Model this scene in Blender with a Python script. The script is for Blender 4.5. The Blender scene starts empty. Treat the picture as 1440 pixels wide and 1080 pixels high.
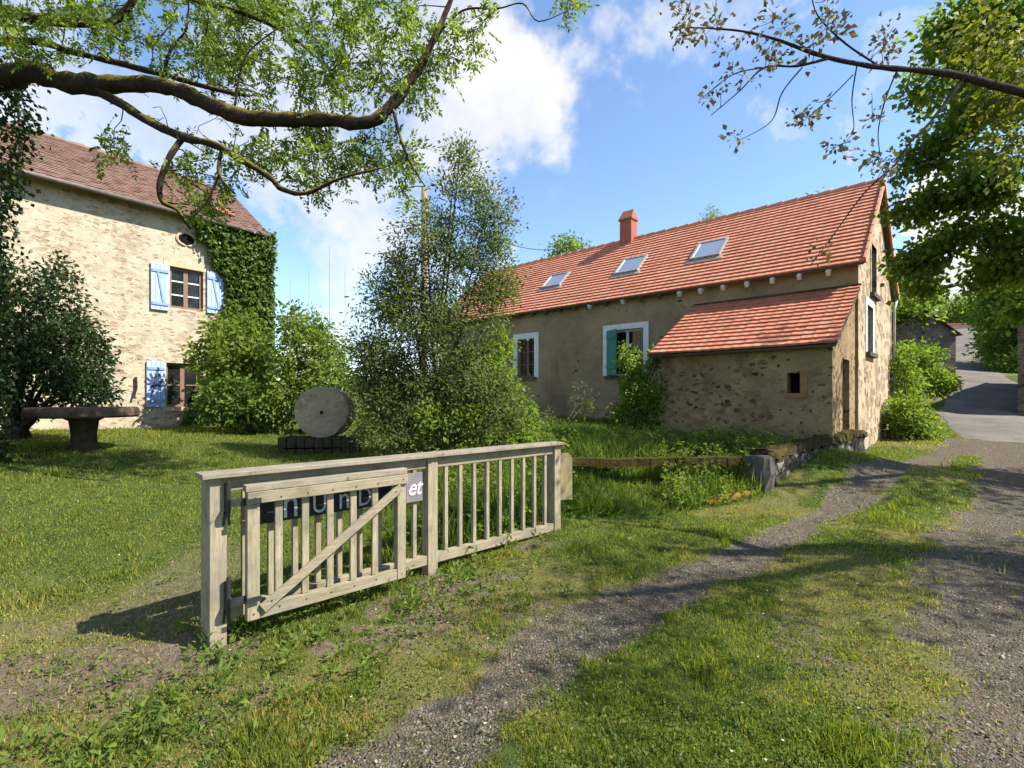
import bpy, bmesh, math, random
import numpy as np
from mathutils import Vector, Matrix

random.seed(7)
rng = np.random.default_rng(11)
sc = bpy.context.scene
COL = sc.collection

# ------------------------------------------------------------------ camera
F = 720.0; HOR = 560.0; EYE = 1.6
def at(u, v, Y):                       # photo pixel at a distance -> place in the world
    return np.array([(u - 720.0) / F * Y, Y, EYE + (HOR - v) / F * Y])
cam = bpy.data.cameras.new("camera"); camo = bpy.data.objects.new("camera", cam); COL.objects.link(camo)
camo.location = (0, 0, EYE); camo.rotation_euler = (math.pi / 2, 0, 0)
cam.sensor_width = 36; cam.lens = 18.0; cam.shift_y = 20 / 1440; cam.clip_end = 2000; cam.clip_start = .05
sc.camera = camo

# ------------------------------------------------------------------ numpy noise
def _hash(ix, iy, s):
    n = (ix.astype(np.int64) * 374761393 + iy.astype(np.int64) * 668265263 + s * 982451653) & 0x7fffffff
    n = ((n ^ (n >> 13)) * 1274126177) & 0x7fffffff
    return ((n ^ (n >> 16)) & 0xffffff) / float(0xffffff)
def vnoise(x, y, s=0):
    ix = np.floor(x); iy = np.floor(y); fx = x - ix; fy = y - iy
    fx = fx * fx * (3 - 2 * fx); fy = fy * fy * (3 - 2 * fy)
    a = _hash(ix, iy, s); b = _hash(ix + 1, iy, s); c = _hash(ix, iy + 1, s); d = _hash(ix + 1, iy + 1, s)
    return (a * (1 - fx) + b * fx) * (1 - fy) + (c * (1 - fx) + d * fx) * fy
def fbm(x, y, s=0, o=4):
    t = 0; a = .5
    for i in range(o):
        t = t + a * vnoise(x * 2 ** i, y * 2 ** i, s + i); a *= .5
    return t / (1 - .5 ** o)
def sstep(a, b, x):
    t = np.clip((x - a) / (b - a), 0, 1); return t * t * (3 - 2 * t)

# ------------------------------------------------------------------ terrain
CP = np.array([
 (0,0,0),(-2,3.3,0),(-1.2,3.0,0),(2,3,0),(-.7,4.44,.08),(.5,5.6,.18),(3.6,7.5,.2),(4.8,7.2,.2),(7.8,11.4,.3),(8.8,9.2,.22),(3,0,0),(-4,2,0),(6,3,0),(10,5,.05),(1.7,4.3,.05),(3.3,5.8,.13),(6,6.6,.14),
 (-3,5,.28),(-5,7,.5),(-8,8.5,.8),(-3.9,9.2,.62),(-9.6,13.6,.8),(-7.9,16,.9),(-14,8,.95),(-6,4,.3),(-9,4,.5),(-2.5,7,.42),(-3.2,3.4,.03),(-8,1,0),
 (-1,9,.66),(0,14,.75),(4,14,.75),(6,9.4,.66),(3,12,.75),(2,8.6,.64),(4,9,.62),(.8,8,.55),(1.5,6.9,.16),(2.6,7.2,.14),(7.3,10.9,.32),
 (9.5,12.5,.4),(12.5,13.6,.55),(10,15.5,.55),(17,18.8,.98),(19,17.5,1.0),(14,18.5,1.0),(19.8,20,1.0),(23.6,25,2.1),(20,25,2.2),(31.5,34.5,3.4),(28,34,3.6),(37.6,43,5.2),(32,42,4.8),(48,55,7.7),(62.5,72,11.3),(80,92,14),
 (40,30,3.5),(45,42,6.5),(60,55,9.5),(22,14,.9),(40,10,1),(15,6,.2),(20,0,0),(100,0,2),(150,150,22),(0,50,2.5),(-20,40,1.6),(0,200,9),(300,300,30),(-300,300,10),(-60,30,1.2),(-40,0,.4),(0,-40,0),(-300,-200,0),(300,-200,4),(400,60,14),(-10,28,1.0),(10,25,1.6)], float)
def _phi(r2): return np.sqrt(r2 + .5)
_A = _phi(((CP[:, None, :2] - CP[None, :, :2]) ** 2).sum(-1))
_A1 = np.block([[_A + 0, np.ones((len(CP), 1))], [np.ones((1, len(CP))), np.zeros((1, 1))]])
_Wt = np.linalg.solve(_A1, np.append(CP[:, 2], 0))
def H(x, y):
    x = np.asarray(x, float); y = np.asarray(y, float); sh = x.shape
    x = x.ravel(); y = y.ravel(); out = np.empty(len(x))
    for i in range(0, len(x), 40000):
        q = slice(i, i + 40000)
        r2 = (x[q, None] - CP[None, :, 0]) ** 2 + (y[q, None] - CP[None, :, 1]) ** 2
        out[q] = _phi(r2) @ _Wt[:-1] + _Wt[-1]
    d = np.hypot(x, y - 3)
    out += (fbm(x * 1.3, y * 1.3, 3, 3) - .5) * .05 * sstep(60, 2, d) + (fbm(x * 7, y * 7, 9, 2) - .5) * .018 * sstep(14, 4, d)
    return out.reshape(sh)
def h1(x, y): return float(H(np.array([x]), np.array([y]))[0])

def polydist(x, y, pts):
    best = np.full(x.shape, 1e9)
    for (a, b) in zip(pts[:-1], pts[1:]):
        ax, ay, bx, by = a[0], a[1], b[0], b[1]
        L = (bx - ax) ** 2 + (by - ay) ** 2
        t = np.clip(((x - ax) * (bx - ax) + (y - ay) * (by - ay)) / L, 0, 1)
        w = a[2] + t * (b[2] - a[2])
        best = np.minimum(best, np.hypot(x - ax - t * (bx - ax), y - ay - t * (by - ay)) / w)
    return best
TRACK_L = [(-1.9,-1,.45),(-1.15,1.2,.40),(-.5,2.25,.33),(.38,3.39,.28),(1.5,4.32,.24),(3.2,5.8,.22),(4.8,7.2,.26),(7.4,9.6,.30),(9.6,11.4,.34),(12,13.4,.5)]
TRACK_R = [(.8,-1,.5),(1.6,.8,.5),(2.4,2.2,.46),(3.7,3.97,.46),(4.9,5.2,.43),(6.4,6.7,.38),(8.9,9.2,.40),(11,11.4,.45),(13,13.6,.6)]
DIRT = [(-4.6,1.6,.6),(-3.2,2.6,.5),(-2.5,3.0,.42),(-1.9,3.2,.25)]
ROAD = [(12.6,13.2,.75),(14.6,15.6,1.0),(17.3,19,1.2),(20.4,22.2,1.15),(23.5,25,1.1),(27,29.5,1.15),(31.0,34.5,1.25),(33.6,38,1.3),(36.2,41.5,1.3),(39.6,45,1.3),(43.4,49,1.3),(48.8,55,1.4),(56,64,1.5),(63,72,1.6),(80,92,1.7)]
FX, FY, FA = -1.9, 3.29, math.atan2(.695, .72)
def fence_local(x, y):
    c, s = math.cos(FA), math.sin(FA); dx = x - FX; dy = y - FY
    return dx * c + dy * s, -dx * s + dy * c
RHX, RHY, RHA = 7.82, 11.56, math.atan2(-.678, .735)
LHX, LHY, LHA = -7.88, 16.07, math.atan2(.8, .6)
def loc(x, y, ox, oy, a):
    c, s = math.cos(a), math.sin(a); dx = x - ox; dy = y - oy
    return dx * c + dy * s, -dx * s + dy * c
def masks(x, y):
    """track (bare gravel), dirt, dry (straw coloured turf), tall (rank grass), none (built over)"""
    n = fbm(x * 1.7, y * 1.7, 21, 4); n2 = fbm(x * .7, y * .7, 33, 3); n3 = fbm(x * 5, y * 5, 40, 3)
    tr = np.minimum(polydist(x, y, TRACK_L), polydist(x, y, TRACK_R))
    track = sstep(1.5, .5, tr + (n - .5) * 1.5 + (n3 - .5) * 1.0)
    dirt = sstep(1.3, .6, polydist(x, y, DIRT) + (n - .5) * 1.0)
    fx, fy = fence_local(x, y)
    under = sstep(-1.3, -.5, fy) * sstep(.1, -.15, fy) * sstep(-.5, .2, fx) * sstep(3.6, 2.4, fx)
    dirt = np.maximum(dirt, under * sstep(.40, .56, n + (n3 - .5) * .35) * .95)
    patch = sstep(.56, .70, fbm(x * 1.1 + 7, y * 1.1, 51, 4)) * .6 * sstep(9, 4, np.hypot(x, y))
    dirt = np.maximum(dirt, patch)
    dry = np.clip(sstep(.36, .62, n2 + (n3 - .5) * .35), 0, 1)
    edge = np.interp(x, [-1.3, -.7, .46, 1.6, 3.0, 3.6, 3.8, 7.3], [4.6, 4.6, 5.7, 6.35, 6.95, 7.2, 7.8, 11.1])
    tall = sstep(0, .35, y - edge) * sstep(-1.5, -.5, x) * sstep(7.6, 7.0, x) * sstep(13.5, 12, y)
    lx, ly = loc(x, y, RHX, RHY, RHA)
    tall = np.maximum(tall, sstep(4.4, 3.4, -ly) * (ly < 0) * (lx < -.2) * (lx > -15))
    tall = np.where((tr < 1.25) , 0, tall); dry = np.clip(dry + .5 * sstep(.4, 1.6, x) * sstep(.42, .62, n + (n3 - .5) * .4) * sstep(9, 6, y) + .75 * sstep(4.1, 3.1, y) * sstep(.4, .55, n + (n3 - .5) * .3) * sstep(.5, -.5, x), 0, 1) * (1 - .6 * sstep(.5, -1.5, x) * sstep(3.2, 4.6, y)) * (1 - .8 * tall)
    rd = polydist(x, y, ROAD)
    none = (lx > -14.8) & (lx < 0) & (ly > 0) & (ly < 5.6) | (lx > -3.6) & (lx < 0) & (ly > -2.4) & (ly < .1)
    hx, hy = loc(x, y, LHX, LHY, LHA)
    none = none | ((hx < 0) & (hy > 0) & (hy < 5) & (hx > -14)) | (rd < 1.02)
    return track, dirt, dry, tall, none, rd

# ------------------------------------------------------------------ node helpers
def nd(nt, typ, props=None, ins=None):
    n = nt.nodes.new(typ)
    for k, v in (props or {}).items(): setattr(n, k, v)
    for k, v in (ins or {}).items():
        s = n.inputs[k]
        if isinstance(v, bpy.types.NodeSocket): nt.links.new(v, s)
        else:
            if hasattr(s.default_value, '__len__') and not hasattr(v, '__len__'): v = [v] * len(s.default_value)
            if hasattr(s.default_value, '__len__') and len(s.default_value) == 4 and len(v) == 3: v = (*v, 1)
            s.default_value = v
    return n
def new_mat(name, rough=.85, spec=.25):
    m = bpy.data.materials.new(name); m.use_nodes = True
    nt = m.node_tree; b = nt.nodes["Principled BSDF"]
    b.inputs["Roughness"].default_value = rough; b.inputs["Specular IOR Level"].default_value = spec
    return m, nt, b
def ramp(nt, fac, stops, interp='LINEAR'):
    n = nd(nt, "ShaderNodeValToRGB", ins={0: fac}); cr = n.color_ramp; cr.interpolation = interp
    while len(cr.elements) < len(stops): cr.elements.new(.5)
    for e, (p, c) in zip(cr.elements, stops):
        e.position = p; e.color = (*c, 1) if len(c) == 3 else c
    return n.outputs[0]
def mapr(nt, val, a, b, c=0., d=1., smooth=True):
    return nd(nt, "ShaderNodeMapRange", {"interpolation_type": 'SMOOTHSTEP' if smooth else 'LINEAR'}, {0: val, 1: a, 2: b, 3: c, 4: d}).outputs[0]
def math_(nt, op, a, b=0.0):
    return nd(nt, "ShaderNodeMath", {"operation": op}, {0: a, 1: b}).outputs[0]
def mix(nt, fac, a, b, mode='MIX'):
    n = nd(nt, "ShaderNodeMix", {"data_type": 'RGBA', "blend_type": mode})
    for k, v in ((0, fac), (6, a), (7, b)):
        if isinstance(v, bpy.types.NodeSocket): nt.links.new(v, n.inputs[k])
        elif k == 0: n.inputs[0].default_value = v
        else: n.inputs[k].default_value = (*v, 1)
    return n.outputs[2]
def noise(nt, vec, scale, detail=4, rough=.55):
    return nd(nt, "ShaderNodeTexNoise", ins={"Vector": vec, "Scale": scale, "Detail": detail, "Roughness": rough}).outputs[0]
def coords(nt, scale=(1, 1, 1), kind="Object"):
    tc = nd(nt, "ShaderNodeTexCoord")
    return nd(nt, "ShaderNodeMapping", ins={0: tc.outputs[kind], "Scale": scale}).outputs[0]
def bump(nt, b, height, strength=.5, dist=.02):
    n = nd(nt, "ShaderNodeBump", ins={"Height": height, "Strength": strength, "Distance": dist})
    nt.links.new(n.outputs[0], b.inputs["Normal"])
def setc(nt, b, col): nt.links.new(col, b.inputs["Base Color"])

def m_plain(name, c1, c2, scale=6, rough=.8, spec=.25, bmp=.2, stretch=(1, 1, 1)):
    m, nt, b = new_mat(name, rough, spec); v = coords(nt, stretch)
    n = noise(nt, v, scale, 5, .65)
    setc(nt, b, ramp(nt, n, [(.3, c1), (.7, c2)])); bump(nt, b, n, bmp, .01); return m

def m_wood(name, c1, c2, green=.25, stretch=(1, 12, 12)):
    m, nt, b = new_mat(name, .8, .2)
    tc = nd(nt, "ShaderNodeTexCoord"); geo = nd(nt, "ShaderNodeNewGeometry")
    rnd = geo.outputs["Random Per Island"]
    off = nd(nt, "ShaderNodeCombineXYZ", ins={0: math_(nt, 'MULTIPLY', rnd, 37.), 1: math_(nt, 'MULTIPLY', rnd, 17.), 2: 0.}).outputs[0]
    p = nd(nt, "ShaderNodeVectorMath", {"operation": 'ADD'}, {0: tc.outputs["Object"], 1: off}).outputs[0]
    v = nd(nt, "ShaderNodeMapping", ins={0: p, "Scale": stretch}).outputs[0]
    n = noise(nt, v, 4.5, 6, .7); big = noise(nt, p, 5, 3, .6)
    col = ramp(nt, n, [(.25, c1), (.5, tuple((a + c) / 2 for a, c in zip(c1, c2))), (.75, c2)])
    col = mix(nt, mapr(nt, big, .48, .7, 0, green + .2), col, (.12, .13, .06))
    col = mix(nt, 1.0, col, ramp(nt, rnd, [(0, (.78, .77, .75)), (1, (1, 1, 1))]), 'MULTIPLY')
    sk = noise(nt, nd(nt, "ShaderNodeMapping", ins={0: p, "Scale": tuple(x * 2.2 for x in stretch)}).outputs[0], 6., 4, .75)
    col = mix(nt, mapr(nt, sk, .52, .72, 0, .65), col, tuple(x * .4 for x in c1))
    col = mix(nt, mapr(nt, noise(nt, p, 2.3, 4, .65), .48, .7, 0, .5), col, (.15, .145, .125))
    kn = noise(nt, p, 14, 3, .6)
    col = mix(nt, mapr(nt, kn, .64, .74, 0, .7), col, tuple(x * .35 for x in c1))
    setc(nt, b, col); bump(nt, b, n, .35, .006); return m

def m_rubble(name, mortar1, mortar2, stones, cell=4.2, amount=.5, sq=(1, 1, 1.9), mort_scale=2.5, stain=.3):
    m, nt, b = new_mat(name, .92, .12)
    v0 = coords(nt); warp = nd(nt, "ShaderNodeTexNoise", ins={"Vector": v0, "Scale": 5., "Detail": 3.}).outputs[1]
    w = nd(nt, "ShaderNodeVectorMath", {"operation": 'MULTIPLY_ADD'}, {0: warp, 1: (.22, .22, .16), 2: v0}).outputs[0]
    v = nd(nt, "ShaderNodeMapping", ins={0: w, "Scale": sq}).outputs[0]
    vo = nd(nt, "ShaderNodeTexVoronoi", ins={"Vector": v, "Scale": cell, "Randomness": 1.})
    ve = nd(nt, "ShaderNodeTexVoronoi", {"feature": 'DISTANCE_TO_EDGE'}, {"Vector": v, "Scale": cell, "Randomness": 1.}).outputs[0]
    sep = nd(nt, "ShaderNodeSeparateColor", ins={0: vo.outputs["Color"]})
    reg = noise(nt, v0, .9, 3)
    # how far each stone shows out of its mortar differs from stone to stone
    thr = math_(nt, 'ADD', mapr(nt, sep.outputs[0], 0, 1, .62 - amount, .66, False), math_(nt, 'MULTIPLY', math_(nt, 'SUBTRACT', reg, .5), -.6))
    rag = noise(nt, v0, 22, 3)
    d = math_(nt, 'SUBTRACT', math_(nt, 'ADD', vo.outputs[0], math_(nt, 'MULTIPLY', math_(nt, 'SUBTRACT', rag, .5), .55)), math_(nt, 'MULTIPLY', math_(nt, 'SUBTRACT', .62, thr), 1.1))
    mask = math_(nt, 'MULTIPLY', mapr(nt, d, .03, -.05), mapr(nt, ve, .015, .06))
    n1 = noise(nt, v0, mort_scale, 6, .7); n2 = noise(nt, v0, 30, 4, .7)
    mort = ramp(nt, n1, [(.3, mortar1), (.7, mortar2)])
    mort = mix(nt, mapr(nt, n2, .45, .75, 0, .35), mort, tuple(x * .6 for x in mortar1))
    vb = nd(nt, "ShaderNodeTexVoronoi", ins={"Vector": v, "Scale": cell * 1.15, "Randomness": 1.}); vbe = nd(nt, "ShaderNodeTexVoronoi", {"feature": 'DISTANCE_TO_EDGE'}, {"Vector": v, "Scale": cell * 1.15, "Randomness": 1.}).outputs[0]
    cb = nd(nt, "ShaderNodeSeparateColor", ins={0: vb.outputs["Color"]})
    mort = mix(nt, mapr(nt, reg, .35, .6, .25, .9), mort, mix(nt, 1.0, mort, ramp(nt, cb.outputs[2], [(0, (.58, .55, .52)), (.5, (.95, .92, .9)), (1, (1.12, 1.08, 1.0))]), 'MULTIPLY'))
    mort = mix(nt, math_(nt, 'MULTIPLY', mapr(nt, vbe, .05, .0, 0, .5), mapr(nt, rag, .4, .6)), mort, tuple(x * .4 for x in mortar1))
    st = ramp(nt, sep.outputs[1], [(i / max(1, len(stones) - 1), s) for i, s in enumerate(stones)])
    st = mix(nt, mapr(nt, n2, .3, .7, 0, .5), st, tuple(x * .5 for x in stones[0]))
    col = mix(nt, mask, mort, st)
    sn = noise(nt, coords(nt, (1, 1, .45)), 1.3, 5, .65)
    col = mix(nt, mapr(nt, sn, .5, .72, 0, stain), col, tuple(x * .45 for x in mortar1))
    setc(nt, b, col)
    hgt = math_(nt, 'ADD', math_(nt, 'MULTIPLY', mask, -.6), math_(nt, 'ADD', math_(nt, 'MULTIPLY', n2, .5), math_(nt, 'MULTIPLY', n1, .6)))
    bump(nt, b, hgt, .8, .04); return m

def m_tiles(name, cols, tw, th, moss=0.0, streak=.25, vary=.55):
    m, nt, b = new_mat(name, .8, .2)
    uv = nd(nt, "ShaderNodeUVMap"); sep = nd(nt, "ShaderNodeSeparateXYZ", ins={0: uv.outputs[0]})
    r = math_(nt, 'FLOOR', math_(nt, 'DIVIDE', sep.outputs[1], th))
    sh = math_(nt, 'MULTIPLY', math_(nt, 'MODULO', r, 2.), .5)
    c = math_(nt, 'FLOOR', math_(nt, 'ADD', math_(nt, 'DIVIDE', sep.outputs[0], tw), sh))
    wn = nd(nt, "ShaderNodeTexWhiteNoise", {"noise_dimensions": '2D'}, {"Vector": nd(nt, "ShaderNodeCombineXYZ", ins={0: c, 1: r, 2: 0.}).outputs[0]}).outputs[0]
    v = coords(nt); n = noise(nt, v, 3, 5, .65); nf = noise(nt, v, 40, 3)
    f = math_(nt, 'ADD', math_(nt, 'MULTIPLY', wn, vary), math_(nt, 'MULTIPLY', n, 1 - vary))
    k = len(cols) - 1
    col = ramp(nt, f, [(.15 + .7 * i / k, q) for i, q in enumerate(cols)])
    col = mix(nt, mapr(nt, nf, .5, .75, 0, streak), col, tuple(x * .45 for x in cols[0]))
    if moss: col = mix(nt, mapr(nt, noise(nt, v, 1.6, 5, .7), .5, .68, 0, moss), col, (.075, .075, .04))
    setc(nt, b, col); bump(nt, b, nf, .3, .01); return m

def m_leaf(name, stops, trans=.45, rough=.55):
    m, nt, b = new_mat(name, rough, .13)
    at_ = nd(nt, "ShaderNodeAttribute", {"attribute_name": "rnd"}).outputs["Fac"]
    col = ramp(nt, at_, stops); setc(nt, b, col)
    bright = mix(nt, 1.0, col, (1.7, 1.75, .75), 'MULTIPLY')
    t = nd(nt, "ShaderNodeBsdfTranslucent", ins={0: bright})
    mx = nd(nt, "ShaderNodeMixShader", ins={0: trans, 1: b.outputs[0], 2: t.outputs[0]})
    nt.links.new(mx.outputs[0], nt.nodes["Material Output"].inputs[0]); return m

def m_bark(name, c1, c2, moss=0.0):
    m, nt, b = new_mat(name, .95, .1); v = coords(nt); n = noise(nt, v, 11, 6, .7)
    col = ramp(nt, n, [(.3, c1), (.7, c2)])
    if moss:
        g = nd(nt, "ShaderNodeNewGeometry"); z = nd(nt, "ShaderNodeSeparateXYZ", ins={0: g.outputs["Normal"]}).outputs[2]
        k = math_(nt, 'ADD', z, math_(nt, 'MULTIPLY', math_(nt, 'SUBTRACT', noise(nt, v, 5, 4), .5), 2.4))
        mc = ramp(nt, noise(nt, v, 9, 4), [(.3, (.07, .06, .012)), (.7, (.2, .15, .02))])
        col = mix(nt, mapr(nt, k, .15, .6, 0, moss), col, mc)
    setc(nt, b, col); bump(nt, b, n, 1.0, .03); return m

# ------------------------------------------------------------------ mesh helpers
class MB:
    def __init__(s): s.v = []; s.f = []; s.uv = []
    def add(s, vs, fs, uvs=None):
        o = len(s.v); s.v += [tuple(map(float, p)) for p in vs]; s.f += [tuple(o + i for i in f) for f in fs]
        s.uv += list(uvs) if uvs is not None else [(0., 0.)] * len(vs); return s
    def hexa(s, p):        # 8 points: bottom ring 0-3 (counter-clockwise from above), top ring 4-7
        return s.add(p, [(3, 2, 1, 0), (4, 5, 6, 7), (0, 1, 5, 4), (1, 2, 6, 5), (2, 3, 7, 6), (3, 0, 4, 7)])
    def box(s, x0, x1, y0, y1, z0, z1):
        return s.hexa([(x0, y0, z0), (x1, y0, z0), (x1, y1, z0), (x0, y1, z0), (x0, y0, z1), (x1, y0, z1), (x1, y1, z1), (x0, y1, z1)])
    def bar(s, a, b, w, d, up=(0, 0, 1)):
        a = Vector(a); b = Vector(b); t = (b - a).normalized(); r = t.cross(Vector(up)).normalized(); u = r.cross(t)
        P = []
        for q in (a, b): P += [q + r * sx * w / 2 + u * sy * d / 2 for sx, sy in ((-1, -1), (1, -1), (1, 1), (-1, 1))]
        return s.hexa(P)
    def tube(s, pts, rad, n=6, cap=True):
        pts = np.asarray(pts, float); k = len(pts); rad = np.broadcast_to(rad, (k,))
        t = np.gradient(pts, axis=0); t /= np.linalg.norm(t, axis=1)[:, None] + 1e-9
        ref = np.array([0, 0, 1.]) if abs(t[0][2]) < .85 else np.array([1., 0, 0])
        a = np.cross(t, ref); a /= np.linalg.norm(a, axis=1)[:, None] + 1e-9; b = np.cross(t, a)
        ang = np.arange(n) * 2 * math.pi / n
        V = pts[:, None] + rad[:, None, None] * (np.cos(ang)[None, :, None] * a[:, None] + np.sin(ang)[None, :, None] * b[:, None])
        fs = [(i * n + j, i * n + (j + 1) % n, (i + 1) * n + (j + 1) % n, (i + 1) * n + j) for i in range(k - 1) for j in range(n)]
        if cap: fs += [tuple(range(n))[::-1], tuple((k - 1) * n + j for j in range(n))]
        return s.add(V.reshape(-1, 3), fs)
    def lathe(s, prof, n=32, c=(0, 0, 0)):
        V = []; fs = []; k = len(prof)
        for (r, z) in prof:
            for j in range(n):
                a = 2 * math.pi * j / n; V.append((c[0] + r * math.cos(a), c[1] + r * math.sin(a), c[2] + z))
        for i in range(k - 1):
            for j in range(n): fs.append((i * n + j, i * n + (j + 1) % n, (i + 1) * n + (j + 1) % n, (i + 1) * n + j))
        fs += [tuple(range(n))[::-1], tuple((k - 1) * n + j for j in range(n))]
        return s.add(V, fs)
    def build(s, name, mat, parent=None, smooth=False, bevel=0, jit=0, weld=False):
        me = bpy.data.meshes.new(name); me.from_pydata(s.v, [], s.f)
        ul = me.uv_layers.new(name="UVMap"); lv = np.empty(len(me.loops), np.int32); me.loops.foreach_get("vertex_index", lv)
        ul.data.foreach_set("uv", np.asarray(s.uv, np.float32)[lv].ravel())
        for m in (mat if isinstance(mat, (list, tuple)) else [mat]): me.materials.append(m)
        if smooth: me.polygons.foreach_set("use_smooth", np.ones(len(me.polygons), bool))
        if bevel:
            bm = bmesh.new(); bm.from_mesh(me); bmesh.ops.remove_doubles(bm, verts=bm.verts, dist=1e-5)
            bmesh.ops.recalc_face_normals(bm, faces=bm.faces)
            bmesh.ops.bevel(bm, geom=[e for e in bm.edges if e.is_manifold and e.calc_face_angle(0) > .4], offset=bevel, segments=2, affect='EDGES', profile=.6)
            bm.to_mesh(me); bm.free()
        o = bpy.data.objects.new(name, me); COL.objects.link(o)
        if parent is not None: o.parent = parent
        return o
def tag(o, label=None, cat=None, group=None, kind=None):
    for k, v in (("label", label), ("category", cat), ("group", group), ("kind", kind)):
        if v: o[k] = v
    return o
def thing(name, label, cat, loc=(0, 0, 0), rz=0, group=None):
    o = bpy.data.objects.new(name, None); COL.objects.link(o); o.empty_display_size = .2
    o.location = loc; o.rotation_euler = (0, 0, rz); return tag(o, label, cat, group)

def raw_mesh(name, V, nper, mat, rnd=None, parent=None, smooth=False, tri=False, idx=None):
    """many small faces of nper corners each, as one mesh"""
    V = np.asarray(V, np.float32).reshape(-1, 3)
    me = bpy.data.meshes.new(name)
    li = np.arange(len(V), dtype=np.int32) if idx is None else np.asarray(idx, np.int32).ravel()
    nf = len(li) // nper
    me.vertices.add(len(V)); me.vertices.foreach_set("co", V.ravel())
    me.loops.add(len(li)); me.loops.foreach_set("vertex_index", li)
    me.polygons.add(nf); me.polygons.foreach_set("loop_start", np.arange(0, len(li), nper, dtype=np.int32))
    if rnd is not None:
        a = me.attributes.new("rnd", 'FLOAT', 'FACE'); a.data.foreach_set("value", np.asarray(rnd, np.float32))
    if smooth: me.polygons.foreach_set("use_smooth", np.ones(nf, bool))
    me.materials.append(mat); me.update(calc_edges=True)
    o = bpy.data.objects.new(name, me); COL.objects.link(o)
    if parent is not None: o.parent = parent
    return o
def unit(a): return a / (np.linalg.norm(a, axis=-1, keepdims=True) + 1e-9)
def rdir(n): return unit(rng.normal(size=(n, 3)))
def leaf_quads(P, D, L, W, fold=.25, curl=.15):
    n = len(P); D = unit(D); r = rdir(n)
    S = unit(np.cross(D, r)); Nn = np.cross(S, D)
    L = np.broadcast_to(L, (n,))[:, None]; W = np.broadcast_to(W, (n,))[:, None]
    mid = P + D * L * .45
    tip = P + D * L - Nn * L * curl
    return np.stack([P, mid + S * W * .5 + Nn * W * fold, tip, mid - S * W * .5 + Nn * W * fold], 1)

# ------------------------------------------------------------------ plants
def blob_tips(blobs, shell=.55):
    out = []
    for (cx, cy, cz, rx, ry, rz, n) in blobs:
        d = rdir(n) * (rng.random((n, 1)) ** (shell / 1.6))
        out.append(np.array([cx, cy, cz]) + d * np.array([rx, ry, rz]))
    return np.concatenate(out)
def px_tips(cl, Y0, Y1):
    out = []
    for (u, v, ru, rv, n) in cl:
        a = rng.random(n) * 6.283; r = np.sqrt(rng.random(n))
        for i in range(n):
            out.append(at(u + ru * r[i] * math.cos(a[i]), v + rv * r[i] * math.sin(a[i]), rng.uniform(Y0, Y1)))
    return np.array(out)
def grow(paths, tips, step=.16, up=.15, tipr=.004, wob=.07, rmax=.03):
    """connect each tip to the nearest bit of wood already there"""
    P = []; R = []
    for pts, rad in paths:
        pts = np.asarray(pts, float); rad = np.broadcast_to(rad, (len(pts),))
        for i in range(len(pts) - 1):
            k = max(1, int(np.linalg.norm(pts[i + 1] - pts[i]) / step))
            for j in range(k):
                t = j / k; P.append(pts[i] * (1 - t) + pts[i + 1] * t); R.append(rad[i] * (1 - t) + rad[i + 1] * t)
        P.append(pts[-1]); R.append(rad[-1])
    P = np.array(P); R = np.array(R); twigs = []
    d0 = np.array([np.min(((P - t) ** 2).sum(1)) for t in tips])
    cap = len(P) + len(tips) * 40; buf = np.zeros((cap, 3)); rb = np.zeros(cap); n = len(P); buf[:n] = P; rb[:n] = R
    for i in np.argsort(d0):
        t = tips[i]; dv = buf[:n] - t; d = np.sqrt((dv ** 2).sum(1)) + np.clip(dv[:, 2], 0, None) * .35
        j = int(np.argmin(d)); a = buf[j]; Lh = np.linalg.norm(t - a)
        k = int(np.clip(Lh / step, 2, 30)); c = (a + t) / 2 + np.array([0, 0, up * Lh]) + rng.normal(size=3) * wob * Lh
        s = np.linspace(0, 1, k + 1)[:, None]; path = (1 - s) ** 2 * a + 2 * s * (1 - s) * c + s ** 2 * t
        path[1:-1] += rng.normal(size=(k - 1, 3)) * .012 * min(1, Lh)
        r0 = min(rb[j] * .75, tipr + .009 * Lh, rmax); rad = np.linspace(max(r0, tipr), tipr, k + 1)
        twigs.append((path, rad))
        if n + k < cap: buf[n:n + k] = path[1:]; rb[n:n + k] = rad[1:]; n += k
    return twigs
def leaves_on(twigs, n, L, W, spread=.08, droop=.2, along=.55, out=.6):
    P = []; D = []
    for path, _ in twigs:
        k = rng.poisson(n)
        if not k: continue
        s = 1 - rng.random(k) * along; idx = s * (len(path) - 1); i0 = np.clip(idx.astype(int), 0, len(path) - 2); f = (idx - i0)[:, None]
        p = path[i0] * (1 - f) + path[i0 + 1] * f; t = unit(path[i0 + 1] - path[i0])
        o = rng.normal(size=(k, 3)) * spread
        P.append(p + o); D.append(unit(t * .5 + unit(o) * out + rdir(k) * .5 - np.array([0, 0, droop])))
    P = np.concatenate(P); D = np.concatenate(D); m = len(P)
    l = L * rng.uniform(.6, 1.25, m); return P, D, l, W / L * l
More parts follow.
